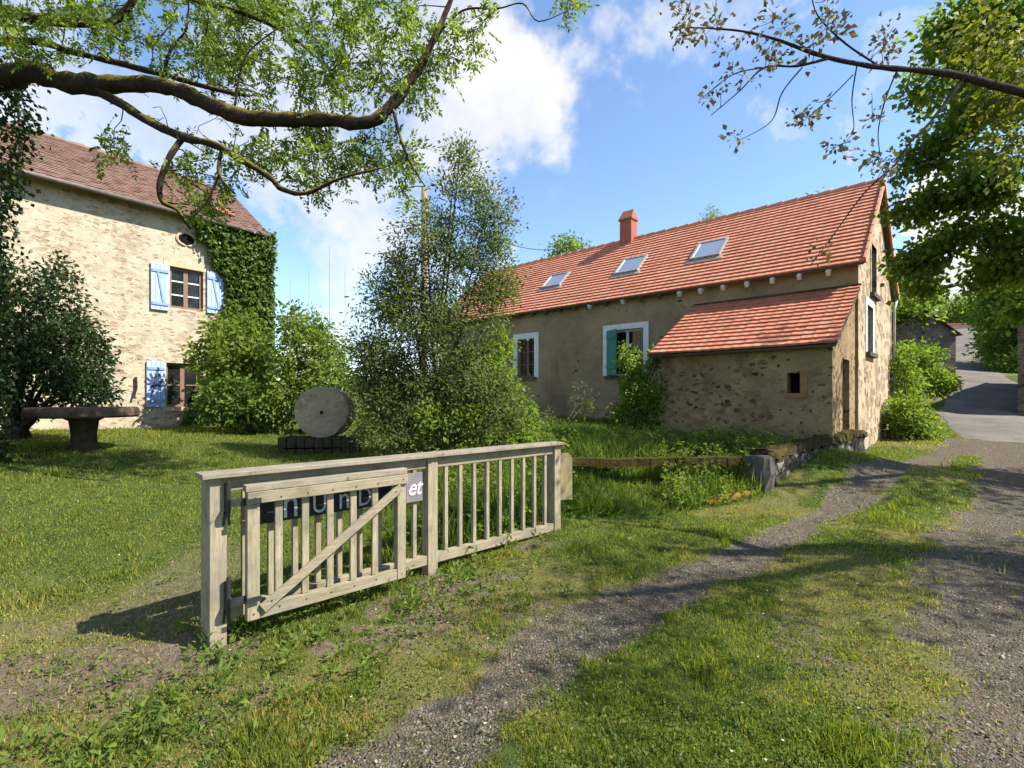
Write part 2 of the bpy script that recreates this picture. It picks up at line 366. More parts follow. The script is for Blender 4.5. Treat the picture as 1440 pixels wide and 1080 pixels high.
def pinnate_on(twigs, n, RL, pairs, L, W, spread=.06):
    Q = []; rn = []
    for path, _ in twigs:
        k = max(1, rng.poisson(n)); t = unit(path[-1] - path[-2])
        for _ in range(k):
            b = path[-1 - rng.integers(0, min(3, len(path) - 1))] + rng.normal(size=3) * spread
            d = unit(t * .4 + rdir(1)[0] * .9 + np.array([0, 0, -.05])); sd = unit(np.cross(d, rdir(1)[0])); rl = RL * rng.uniform(.7, 1.2)
            s = np.repeat(np.linspace(.25, .95, pairs), 2); sg = np.tile([1., -1.], pairs)
            pos = b + d * (s * rl)[:, None] - np.array([0, 0, 1]) * ((s ** 2) * rl * .15)[:, None]
            dd = unit(d * .55 + sd * sg[:, None] * .9 - np.array([0, 0, .15]) + rng.normal(size=(len(s), 3)) * .12)
            pos = np.vstack([pos, b + d * rl - np.array([0, 0, rl * .15])]); dd = np.vstack([dd, d - np.array([0, 0, .4])])
            Q.append(leaf_quads(pos, dd, L * rng.uniform(.75, 1.2), W * rng.uniform(.8, 1.2), .1, .1))
            rn.append(np.clip(np.full(len(pos), rng.random()) + rng.normal(size=len(pos)) * .08, 0, 1))
    return np.concatenate(Q), np.concatenate(rn)
def plant(name, label, cat, base, paths, tips, leafmat, barkmat, spec, group=None, step=.16, up=.15, tipr=.004, rmax=.03, trunk='trunk', crown='crown', wob=.07, sides=5, extra=()):
    root = thing(name, label, cat, base, 0, group); b = np.array(base)
    tw = grow(paths, tips, step, up, tipr, wob, rmax)
    w = MB()
    for pts, rad in paths:
        pts = np.asarray(pts, float)
        # round out the drawn limb with a finer, slightly uneven path
        fine = []; fr = []; rad = np.broadcast_to(rad, (len(pts),))
        for i in range(len(pts) - 1):
            p0 = pts[max(i - 1, 0)]; p1 = pts[i]; p2 = pts[i + 1]; p3 = pts[min(i + 2, len(pts) - 1)]
            for j in range(5):
                t = j / 5; fine.append(.5 * (2 * p1 + (p2 - p0) * t + (2 * p0 - 5 * p1 + 4 * p2 - p3) * t * t + (3 * p1 - p0 - 3 * p2 + p3) * t ** 3)); fr.append((rad[i] * (1 - t) + rad[i + 1] * t) * rng.uniform(.88, 1.14))
        fine.append(pts[-1]); fr.append(rad[-1])
        k0 = len(w.v); w.tube(np.array(fine) - b, fr, 14 if rad[0] > .04 else 6)
        if rad[0] > .04:
            q = np.array(w.v[k0:]); amp = np.repeat(np.array(fr), 14)[:len(q)]
            nz = np.stack([fbm(q[:, 0] * 7 + 9 * i, q[:, 2] * 7 + q[:, 1] * 5, 200 + i, 3) - .5 for i in range(3)], 1); w.v[k0:] = [tuple(p) for p in q + nz * (amp * .55)[:, None]]
    for p, r in list(tw) + list(extra): w.tube(p - b, r, 4 if r[0] < .012 else sides, False)
    w.build(trunk, barkmat, root, smooth=True)
    if spec[0] == 'pinnate': q, rn = pinnate_on(tw, *spec[1:])
    else:
        P, D, L, W = leaves_on(tw, *spec[1:]); q = leaf_quads(P, D, L, W); rn = np.clip(rng.normal(.5, .16, len(q)), 0, 1)
    raw_mesh(crown, q - b, 4, leafmat, rn, root)
    return root

# ------------------------------------------------------------------ materials
MW = m_wood("weathered_wood", (.19, .155, .10), (.41, .355, .245), .35)
MWV = m_wood("weathered_wood_upright", (.20, .165, .105), (.45, .395, .27), .3, (12, 12, 1))
MWC = m_wood("grey_cap_wood", (.17, .14, .105), (.40, .345, .27), .15)
M_IRON = m_plain("black_iron", (.012, .012, .013), (.03, .03, .03), 20, .5, .4)
M_BLACK = m_plain("black_board", (.012, .012, .014), (.022, .021, .022), 8, .6, .3)
M_GREYT = m_plain("slate_tile", (.13, .12, .13), (.2, .18, .19), 12, .7, .3)
M_WHITEP_SUNFEET = m_plain("white_paint_and_sunlit_feet", (.55, .56, .56), (.75, .76, .76), 7, .6, .3, .1)  # real paint on the windows; on rafter feet the white stands for sunlight
M_PALE = m_plain("pale_lettering", (.38, .42, .41), (.55, .58, .56), 30, .7, .2, .1)
M_LETTER = m_plain("white_lettering", (.65, .65, .65), (.8, .8, .8), 30, .6, .2, .1)
M_BLUE = m_plain("pale_blue_paint", (.27, .38, .66), (.36, .48, .76), 9, .6, .3, .1, (8, 8, 1))
M_BLUED = m_plain("dark_blue_paint", (.02, .035, .09), (.05, .08, .16), 9, .6, .3, .1)
M_TEAL = m_plain("green_paint", (.03, .17, .11), (.045, .22, .15), 9, .55, .3, .1, (8, 8, 1))
M_BROWNW = m_plain("brown_window_wood", (.12, .07, .04), (.25, .16, .10), 9, .6, .3, .1, (8, 8, 1))
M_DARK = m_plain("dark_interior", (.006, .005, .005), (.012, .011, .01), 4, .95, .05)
M_ZINC = m_plain("zinc", (.20, .19, .17), (.34, .33, .30), 14, .5, .5, .1)
M_POLE = m_plain("grey_pole_wood", (.16, .13, .09), (.28, .23, .16), 6, .9, .1, .4, (12, 12, 1))
M_GUT = m_plain("brown_zinc", (.07, .055, .045), (.14, .11, .09), 14, .55, .4, .1)
M_PIPE = m_plain("grey_pipe", (.3, .29, .27), (.42, .40, .37), 8, .6, .3, .1)
M_FASCIA = m_plain("old_eaves_wood", (.07, .055, .04), (.13, .105, .08), 14, .9, .1, .3, (1, 8, 8))
M_GLASS, _nt, _b = new_mat("window_glass", .04, .6); _b.inputs["Base Color"].default_value = (.012, .014, .016, 1)
M_SKYG, _nt, _b = new_mat("skylight_glass", .12, .9); _b.inputs["Base Color"].default_value = (.62, .64, .65, 1); _b.inputs["Metallic"].default_value = .75
M_LWALL = m_rubble("cream_rubble_wall", (.40, .34, .25), (.53, .46, .35), [(.13, .09, .06), (.37, .265, .17), (.46, .355, .23), (.40, .255, .17), (.43, .33, .22)], 5.4, .42, (1, 1, 2.4), 2.0, .14)
M_RWALL = m_plain("x", (.1, .1, .1), (.2, .2, .2))
M_GABLE = m_rubble("ochre_gable_rubble", (.40, .31, .21), (.55, .44, .31), [(.17, .12, .085), (.30, .225, .15), (.35, .265, .175), (.31, .225, .145), (.38, .29, .195), (.24, .17, .11)], 3.1, .6, (1, 1, 1.6), 1.4, .5)
M_ANNEX = m_rubble("dark_spotted_rubble", (.225, .158, .085), (.36, .262, .15), [(.045, .033, .022), (.11, .075, .045), (.21, .15, .09), (.07, .05, .032), (.14, .095, .055), (.20, .145, .09), (.24, .18, .11)], 5.6, .38, (1, 1, 1.6), 1.3, .5)
M_LOWW = m_rubble("mossy_dark_rubble", (.035, .03, .022), (.07, .06, .045), [(.09, .085, .075), (.22, .21, .19), (.13, .12, .10), (.30, .28, .25)], 5.2, .9, (1, 1, 1.3), 2.5, .5)
M_BARN = m_rubble("brown_barn_rubble", (.16, .115, .075), (.27, .20, .135), [(.07, .05, .035), (.18, .12, .08), (.28, .20, .14)], 3.6, .7, (1, 1, 2), 2.0, .3)
M_FARW = m_rubble("far_grey_wall", (.14, .115, .095), (.24, .20, .165), [(.10, .085, .07), (.17, .14, .115), (.26, .21, .17)], 3.0, .6, (1, 1, 1.7), 1.2, .5)
M_FARW2 = m_plain("far_warm_wall", (.45, .33, .25), (.55, .43, .33), 2.5, .9, .1, .5)
# the long wall: ochre render with damp stains and worn patches of rubble
def m_render():
    m, nt, b = new_mat("ochre_render", .93, .1); v = coords(nt)
    n1 = noise(nt, v, .55, 6, .68); n2 = noise(nt, v, 7, 5, .7); n3 = noise(nt, coords(nt, (1, 1, .35)), 1.6, 5, .7)
    col = ramp(nt, n1, [(.32, (.18, .13, .075)), (.5, (.30, .22, .13)), (.68, (.39, .295, .185))])
    col = mix(nt, mapr(nt, n2, .45, .75, 0, .4), col, (.17, .125, .075))
    col = mix(nt, mapr(nt, n3, .52, .7, 0, .55), col, (.10, .085, .06))
    vo = nd(nt, "ShaderNodeTexVoronoi", ins={"Vector": nd(nt, "ShaderNodeMapping", ins={0: v, "Scale": (1, 1, 2)}).outputs[0], "Scale": 4.})
    bare = math_(nt, 'MULTIPLY', mapr(nt, noise(nt, v, 1.1, 4, .6), .56, .66), mapr(nt, math_(nt, 'ADD', vo.outputs[0], math_(nt, 'MULTIPLY', n2, .3)), .52, .42))
    col = mix(nt, bare, col, (.085, .06, .04))
    setc(nt, b, col); bump(nt, b, math_(nt, 'ADD', n2, math_(nt, 'MULTIPLY', bare, -.5)), .7, .03); return m
M_RWALL = m_render()
M_TILE = m_tiles("orange_clay_tile", [(.44, .165, .095), (.53, .215, .13), (.59, .275, .175)], .21, .2, .14, .22, .36)
M_TILE2 = m_tiles("orange_clay_tile_small_roof", [(.38, .135, .08), (.46, .175, .105), (.54, .235, .15)], .21, .2, .3, .35, .4)
M_OLDT = m_tiles("old_brown_tile", [(.095, .055, .04), (.155, .09, .066), (.21, .125, .095), (.18, .125, .10)], .17, .11, .3, .4)
M_CHIM = m_plain("terracotta_render", (.25, .085, .06), (.34, .13, .09), 6, .85, .1)
M_STONE = m_plain("millstone_granite", (.34, .255, .165), (.60, .465, .31), 4, .9, .15, .7)
def m_mill():
    m, nt, b = new_mat("millstone_granite", .92, .12); v = coords(nt); n1 = noise(nt, v, 3.5, 6, .7); n2 = noise(nt, v, 28, 4, .7); n3 = noise(nt, v, 8, 5, .7)
    c = ramp(nt, n1, [(.3, (.27, .20, .13)), (.5, (.42, .33, .22)), (.72, (.56, .44, .30))])
    c = mix(nt, mapr(nt, n2, .48, .7, 0, .55), c, (.17, .13, .09)); c = mix(nt, mapr(nt, n3, .56, .68, 0, .7), c, (.20, .19, .10)); c = mix(nt, mapr(nt, noise(nt, v, 5, 4), .62, .7, 0, .6), c, (.55, .53, .47))
    setc(nt, b, c); bump(nt, b, math_(nt, 'ADD', n2, math_(nt, 'MULTIPLY', n3, 1.5)), 1., .03); return m
M_MILL = m_mill()
M_STONED = m_plain("weathered_brown_stone", (.035, .025, .018), (.125, .083, .055), 5, .9, .15, .8)
M_MOSSST = m_plain("dark_mossy_stone", (.02, .018, .012), (.075, .06, .03), 9, .95, .1, .9)
M_PILLAR = m_plain("grey_dressed_stone", (.045, .042, .036), (.13, .12, .105), 7, .9, .15, .8)
M_MOSS = m_plain("golden_moss", (.045, .045, .012), (.22, .145, .025), 9, .95, .05, 1.)
M_TAN = m_wood("tan_plank", (.33, .25, .12), (.48, .38, .2), .1, (12, 12, 1))
def m_road():
    m, nt, b = new_mat("asphalt", .95, .05); v = coords(nt); n1 = noise(nt, v, .6, 5, .65); n2 = noise(nt, v, 9, 5, .7); n3 = noise(nt, v, 60, 3, .7)
    c = ramp(nt, n1, [(.3, (.105, .092, .078)), (.55, (.155, .138, .118)), (.75, (.20, .18, .155))])
    c = mix(nt, mapr(nt, n2, .5, .72, 0, .55), c, (.075, .066, .056)); c = mix(nt, mapr(nt, n3, .5, .7, 0, .5), c, (.26, .24, .21))
    c = mix(nt, mapr(nt, noise(nt, v, 1.7, 6, .75), .58, .7, 0, .7), c, (.10, .105, .035)); setc(nt, b, c); bump(nt, b, n3, .6, .02); return m
M_ASPH = m_road()
M_BARKM = m_bark("mossy_bark", (.012, .009, .006), (.05, .036, .024), .95)
M_BARK = m_bark("grey_bark", (.03, .025, .02), (.085, .07, .055))
M_BARKD = m_bark("dark_twig_bark", (.025, .018, .016), (.06, .045, .04))
G = lambda *a: [(i / (len(a) - 1), c) for i, c in enumerate(a)]
L_ASH = m_leaf("ash_leaf", G((.06, .10, .018), (.115, .17, .027), (.19, .25, .045)), .55)
L_MAPLE = m_leaf("maple_leaf", G((.065, .11, .02), (.115, .175, .03), (.18, .25, .04)), .58)
L_BRONZE = m_leaf("bronze_leaf", G((.085, .055, .045), (.12, .09, .055), (.14, .13, .055), (.17, .17, .06)), .2)
L_YEL = m_leaf("yellow_green_leaf", G((.08, .10, .018), (.13, .145, .022), (.24, .20, .025)), .45)
L_WILLOW = m_leaf("willow_leaf", G((.065, .095, .045), (.105, .14, .05), (.17, .21, .06)), .45)
L_DARK = m_leaf("dark_leaf", G((.014, .028, .012), (.025, .05, .016), (.045, .08, .02)), .3)
L_IVY = m_leaf("ivy_leaf", G((.04, .075, .016), (.085, .14, .025), (.15, .215, .045)), .3, .36)
L_ELDER = m_leaf("elder_leaf", G((.06, .10, .02), (.12, .175, .03), (.21, .27, .055)), .45)
L_LIME = m_leaf("fresh_leaf", G((.075, .125, .02), (.13, .195, .03), (.22, .28, .05)), .48)
L_FLOWER = m_leaf("cream_flower", G((.6, .6, .5), (.8, .8, .7)), .3)
L_GRASS = m_leaf("turf_blade", G((.075, .11, .018), (.135, .175, .028), (.215, .235, .042), (.33, .275, .08), (.41, .325, .14)), .45)
L_TALL = m_leaf("rank_grass_blade", G((.05, .09, .018), (.095, .15, .026), (.15, .205, .035), (.24, .25, .075)), .45)
L_WEED = m_leaf("weed_leaf", G((.05, .09, .02), (.105, .155, .03), (.18, .22, .045)), .4)
L_LITTER = m_leaf("litter", G((.05, .03, .02), (.14, .085, .05), (.24, .17, .10), (.34, .27, .17)), .15, .8)
M_GRAV = m_leaf("grit", G((.07, .06, .045), (.155, .136, .10), (.26, .23, .178), (.50, .45, .37)), 0.0, .9)

# ------------------------------------------------------------------ world and sun
SUN = Vector((.969, -.247, 0)).normalized(); EL = math.radians(47)
def build_world():
    w = bpy.data.worlds.new("World"); sc.world = w; w.use_nodes = True; nt = w.node_tree
    for n in list(nt.nodes): nt.nodes.remove(n)
    sky = nd(nt, "ShaderNodeTexSky", {"sky_type": 'NISHITA', "sun_disc": False, "sun_elevation": EL, "sun_rotation": math.atan2(SUN.x, SUN.y), "altitude": 400, "air_density": 1.0, "dust_density": .1, "ozone_density": 3.2})
    dirv = nd(nt, "ShaderNodeTexCoord").outputs["Generated"]
    wp = nd(nt, "ShaderNodeTexNoise", ins={"Vector": dirv, "Scale": 3.2, "Detail": 6., "Roughness": .6}).outputs[1]
    d2 = nd(nt, "ShaderNodeVectorMath", {"operation": 'MULTIPLY_ADD'}, {0: wp, 1: (.13, .13, .13), 2: dirv}).outputs[0]
    d2 = nd(nt, "ShaderNodeVectorMath", {"operation": 'SUBTRACT'}, {0: d2, 1: (.065, .065, .065)}).outputs[0]
    tot = None
    for (u, v, r, k) in [(745, 125, 135, 1.0), (650, 190, 110, .85), (840, 55, 110, .6), (600, 60, 150, .7), (450, 60, 150, .75), (960, -10, 110, .5), (400, 330, 95, .7), (500, 300, 120, .8), (560, 400, 90, .6), (120, 200, 70, .7), (225, 215, 75, .7),
                         (1050, 352, 66, 1.2), (1350, 365, 66, 1.2), (720, 390, 60, .7), (1150, 5, 90, .5), (1060, 20, 80, .4), (30, 60, 120, .5), (870, 110, 70, .6)]:
        d = Vector(((u - 720) / F, 1, (HOR - v) / F)); ln = d.length; d.normalize()
        ca = nd(nt, "ShaderNodeVectorMath", {"operation": 'DOT_PRODUCT'}, {0: d2, 1: tuple(d)}).outputs["Value"]
        ar = r / F / ln * .9
        g = mapr(nt, ca, math.cos(ar * 1.5), math.cos(ar * .2), 0, k)
        tot = g if tot is None else math_(nt, 'MAXIMUM', tot, g)
    n1 = noise(nt, dirv, 5.5, 8, .62); n2 = noise(nt, dirv, 2.2, 7, .6)
    wisp = mapr(nt, n2, .56, .8, 0, .35)
    m = math_(nt, 'ADD', tot, math_(nt, 'MULTIPLY', math_(nt, 'SUBTRACT', n1, .5), .8))
    mask = mapr(nt, m, .02, 1.15, 0, 1.0)
    back = mapr(nt, nd(nt, "ShaderNodeSeparateXYZ", ins={0: dirv}).outputs[1], .35, -.2, 0, 1)
    mask = math_(nt, 'MAXIMUM', mask, math_(nt, 'MULTIPLY', mapr(nt, n2, .5, .65, 0, .9), back))
    mask = math_(nt, 'MAXIMUM', mask, wisp)
    a = nd(nt, "ShaderNodeBackground", ins={0: sky.outputs[0], 1: SKY})
    c = nd(nt, "ShaderNodeBackground", ins={0: ramp(nt, n1, [(.3, (.80, .86, .96)), (.6, (1, 1, 1))]), 1: CLOUD})
    mx = nd(nt, "ShaderNodeMixShader", ins={0: mask, 1: a.outputs[0], 2: c.outputs[0]})
    nt.links.new(mx.outputs[0], nd(nt, "ShaderNodeOutputWorld").inputs[0])
SKY, CLOUD = .125, .46
build_world()
sl = bpy.data.lights.new("sun", 'SUN'); so = bpy.data.objects.new("sun", sl); COL.objects.link(so)
sl.energy = 5.0; sl.angle = math.radians(.55); sl.color = (1, .945, .85)
sdir = Vector((SUN.x * math.cos(EL), SUN.y * math.cos(EL), math.sin(EL)))
so.rotation_euler = sdir.to_track_quat('Z', 'Y').to_euler(); so.location = sdir * 60
vs = sc.view_settings; vs.view_transform = 'Standard'; vs.look = 'None'; vs.exposure = 1.18; vs.gamma = 1
sc.cycles.use_denoising = True
sc.cycles.max_bounces = 8; sc.cycles.transparent_max_bounces = 8

# ------------------------------------------------------------------ ground
def build_ground():
    n = 430; b = 6.2; a = 1.75; s = np.linspace(-1, 1, n)
    gx = .5 + a * np.sinh(b * s); gy = 4.0 + a * np.sinh(b * s)
    X, Y = np.meshgrid(gx, gy); Z = H(X, Y)
    tr, di, dry, tall, none, rd = masks(X.ravel(), Y.ravel())
    Z = Z - sstep(1.25, .9, rd).reshape(Z.shape) * .03 - tr.reshape(Z.shape) * .018
    V = np.stack([X, Y, Z], -1).reshape(-1, 3)
    i = np.arange((n - 1) * n).reshape(n - 1, n)[:, :-1].ravel()
    idx = np.stack([i, i + 1, i + n + 1, i + n], 1)
    m, nt, bs = new_mat("meadow_ground", .95, .1); v = coords(nt)
    A = lambda q: nd(nt, "ShaderNodeAttribute", {"attribute_name": q}).outputs["Fac"]
    n1 = noise(nt, v, 2.2, 6, .65); n2 = noise(nt, v, 26, 5, .7); n3 = noise(nt, v, 90, 3, .6)
    g = ramp(nt, n1, [(.3, (.045, .068, .015)), (.55, (.075, .105, .022)), (.72, (.11, .13, .03))])
    g = mix(nt, mapr(nt, math_(nt, 'ADD', A("dry"), math_(nt, 'MULTIPLY', math_(nt, 'SUBTRACT', n2, .5), .8)), .45, 1.2, 0, .75), g, (.21, .17, .07))
    g = mix(nt, mapr(nt, n3, .45, .7, 0, .4), g, (.03, .035, .012))
    dcol = ramp(nt, n2, [(.3, (.085, .063, .043)), (.55, (.165, .13, .088)), (.75, (.26, .21, .145))])
    vo = nd(nt, "ShaderNodeTexVoronoi", ins={"Vector": v, "Scale": 55.})
    gr = ramp(nt, nd(nt, "ShaderNodeSeparateColor", ins={0: vo.outputs["Color"]}).outputs[0], [(0, (.07, .06, .044)), (.6, (.155, .137, .104)), (.9, (.24, .215, .168)), (1, (.38, .345, .28))])
    gr = mix(nt, mapr(nt, vo.outputs[0], .25, .6, 0, .7), gr, (.10, .075, .055))
    gr = mix(nt, mapr(nt, n1, .42, .62, 0, .55), gr, dcol)
    dm = mapr(nt, math_(nt, 'ADD', A("dirt"), math_(nt, 'MULTIPLY', math_(nt, 'SUBTRACT', n2, .5), .9)), .3, .75)
    tm = mapr(nt, math_(nt, 'ADD', A("track"), math_(nt, 'MULTIPLY', math_(nt, 'SUBTRACT', n2, .5), 1.1)), .3, .75)
    col = mix(nt, dm, g, dcol); col = mix(nt, tm, col, gr); setc(nt, bs, col)
    bump(nt, bs, math_(nt, 'ADD', n2, math_(nt, 'ADD', n3, math_(nt, 'MULTIPLY', math_(nt, 'MULTIPLY', vo.outputs[0], tm), -.8))), .9, .03)
    o = raw_mesh("ground", V, 4, m, None, None, True, idx=idx)
    for k, q in (("track", tr), ("dirt", di), ("dry", dry)):
        o.data.attributes.new(k, 'FLOAT', 'POINT').data.foreach_set("value", q.astype(np.float32))
    tag(o, kind="structure")
build_ground()
def build_road():
    P = np.array([p[:2] for p in ROAD], float); Wd = np.array([p[2] for p in ROAD]); fine = []; fw = []
    for i in range(len(P) - 1):
        p0 = P[max(i - 1, 0)]; p1 = P[i]; p2 = P[i + 1]; p3 = P[min(i + 2, len(P) - 1)]
        for j in range(10):
            t = j / 10; fine.append(.5 * (2 * p1 + (p2 - p0) * t + (2 * p0 - 5 * p1 + 4 * p2 - p3) * t * t + (3 * p1 - p0 - 3 * p2 + p3) * t ** 3)); fw.append(Wd[i] * (1 - t) + Wd[i + 1] * t)
    fine = np.array(fine); t = unit(np.gradient(fine, axis=0)); nr = np.stack([t[:, 1], -t[:, 0]], 1)
    c = np.linspace(-1, 1, 9); fw = np.array(fw)
    XY = fine[:, None] + nr[:, None] * (c[None, :] * (fw[:, None] + (fbm(fine[:, 0], fine[:, 1], 5)[:, None] - .5) * .3))[..., None]
    Z = H(XY[..., 0], XY[..., 1]) + .02 - .03 * (np.abs(c)[None, :] > .95) - .06 * (np.arange(len(fine))[:, None] < 2)
    V = np.concatenate([XY, Z[..., None]], -1).reshape(-1, 3); k = 9
    i = (np.arange(len(fine) - 1)[:, None] * k + np.arange(k - 1)[None]).ravel()
    tag(raw_mesh("road", V, 4, M_ASPH, None, None, True, idx=np.stack([i, i + 1, i + k + 1, i + k], 1)), kind="structure")
build_road()

# ------------------------------------------------------------------ turf, rank grass, weeds, grit
def scatter(n, r0, r1, amax=1.05, pw=1.0):
    th = rng.uniform(-amax, amax, n); r = r0 * (r1 / r0) ** (rng.random(n) ** pw)
    return r * np.sin(th), r * np.cos(th), r
def blades(x, y, hgt, wid, lean=.45, sink=.01):
    n = len(x); z = H(x, y); a = rng.uniform(0, 6.283, n); b = rng.uniform(0, 6.283, n)
    l = np.abs(rng.normal(0, lean, n)); base = np.stack([x, y, z - sink], 1)
    s = np.stack([np.cos(a), np.sin(a), np.zeros(n)], 1) * (wid / 2)[:, None]
    tip = base + np.stack([np.cos(b) * l * hgt, np.sin(b) * l * hgt, hgt * np.sqrt(np.clip(1 - (l * .8) ** 2, .1, 1))], 1)
    mid = (base + tip) / 2 + np.stack([np.zeros(n), np.zeros(n), hgt * .12], 1) 
    V = np.stack([base - s, base + s, mid + s * .7, tip, mid - s * .7], 1)
    return V
def build_turf():
    x, y, r = scatter(760000, 1.5, 34)
    tr, di, dry, tall, none, rd = masks(x, y)
    cl = fbm(x * 6, y * 6, 61, 3)
    d = (1 - .96 * np.clip(tr * 1.15, 0, 1)) * (1 - .9 * di) * np.where(none, 0, 1) * sstep(.25, .5, cl + .12 - .3 * tr)
    k = rng.random(len(x)) < d; x, y, r, dry, tr, cl, di = (q[k] for q in (x, y, r, dry, tr, cl, di))
    big = fbm(x * .9 + 3, y * .9, 71, 3); tuft = sstep(.55, .72, fbm(x * 2.6, y * 2.6, 81, 3))
    hg = (.014 + .02 * big + .045 * tuft + .016 * cl) * rng.uniform(.5, 1.35, len(x)) * (1 - .35 * dry) * (1 + .02 * r)
    V = blades(x, y, hg, .0028 + .0011 * r)
    rn = np.clip(.37 + .42 * dry * rng.random(len(x)) + .18 * rng.normal(size=len(x)) + .25 * (dry > .75) * (rng.random(len(x)) < .35) - .12 * tuft, 0, 1)
    tag(raw_mesh("turf", V, 5, L_GRASS, rn), "short patchy lawn turf with dry straw coloured spots", "grass", kind="stuff")
build_turf()
def build_tall():
    n = 330000; x = rng.uniform(-2.2, 9, n); y = rng.uniform(3.6, 22, n); tr, di, dry, tall, none, rd = masks(x, y)
    k = (rng.random(n) < tall * np.where(none, 0, 1) * np.clip(9 / y, .25, 1)) & (fbm(x * 3, y * 3, 91, 3) > .30)
    x, y = x[k], y[k]; cl = fbm(x * 1.5, y * 1.5, 95, 3)
    hg = (.10 + .50 * cl * sstep(.3, .6, cl)) * rng.uniform(.5, 1.2, len(x)) * (1 - .45 * sstep(7.7, 9.5, y))
    V = blades(x, y, hg, .005 + .0009 * y, .55)
    rn = np.clip(.42 + .6 * (fbm(x * .9, y * .9, 99, 3) - .5) * 2 + .2 * rng.normal(size=len(x)), 0, 1)
    tag(raw_mesh("rank_grass", V, 5, L_TALL, rn), "tall uncut grass behind the wooden fence and along the long house", "grass", kind="stuff")
    # nettles, docks and other leafy stems standing in it
    n = 1500; x = rng.uniform(-1.6, 5.5, n); y = rng.uniform(4.8, 10.5, n); tr, di, dry, tall, none, rd = masks(x, y)
    fx, fy = fence_local(x, y); k = (rng.random(n) < tall) & ~none & (fbm(x * 1.2, y * 1.2, 151, 3) > .42); x, y = x[k], y[k]; z = H(x, y); Q = []; R = []
    for i in range(len(x)):
        m = rng.integers(14, 30); hh = rng.uniform(.2, .62) * (1 - .4 * float(sstep(7.7, 9, y[i]))); t = rng.random(m) ** .8; a = rng.uniform(0, 6.283, m); ln = rng.normal(size=2) * .12
        P = np.stack([x[i] + ln[0] * t ** 2 + .02 * np.cos(a), y[i] + ln[1] * t ** 2 + .02 * np.sin(a), z[i] + hh * t], 1); l = rng.uniform(.05, .11, m) * (1.15 - .5 * t)
        Q.append(leaf_quads(P, np.stack([np.cos(a), np.sin(a), rng.uniform(-.4, .7, m)], 1), l, l * rng.uniform(.3, .55), .15, .3)); R.append(np.clip(rng.normal(rng.uniform(.3, .8), .15, m), 0, 1))
    tag(raw_mesh("nettles", np.concatenate(Q), 4, L_TALL, np.concatenate(R)), "nettles and leafy weeds standing in the uncut grass around the beam", "weeds", kind="stuff")
build_tall()
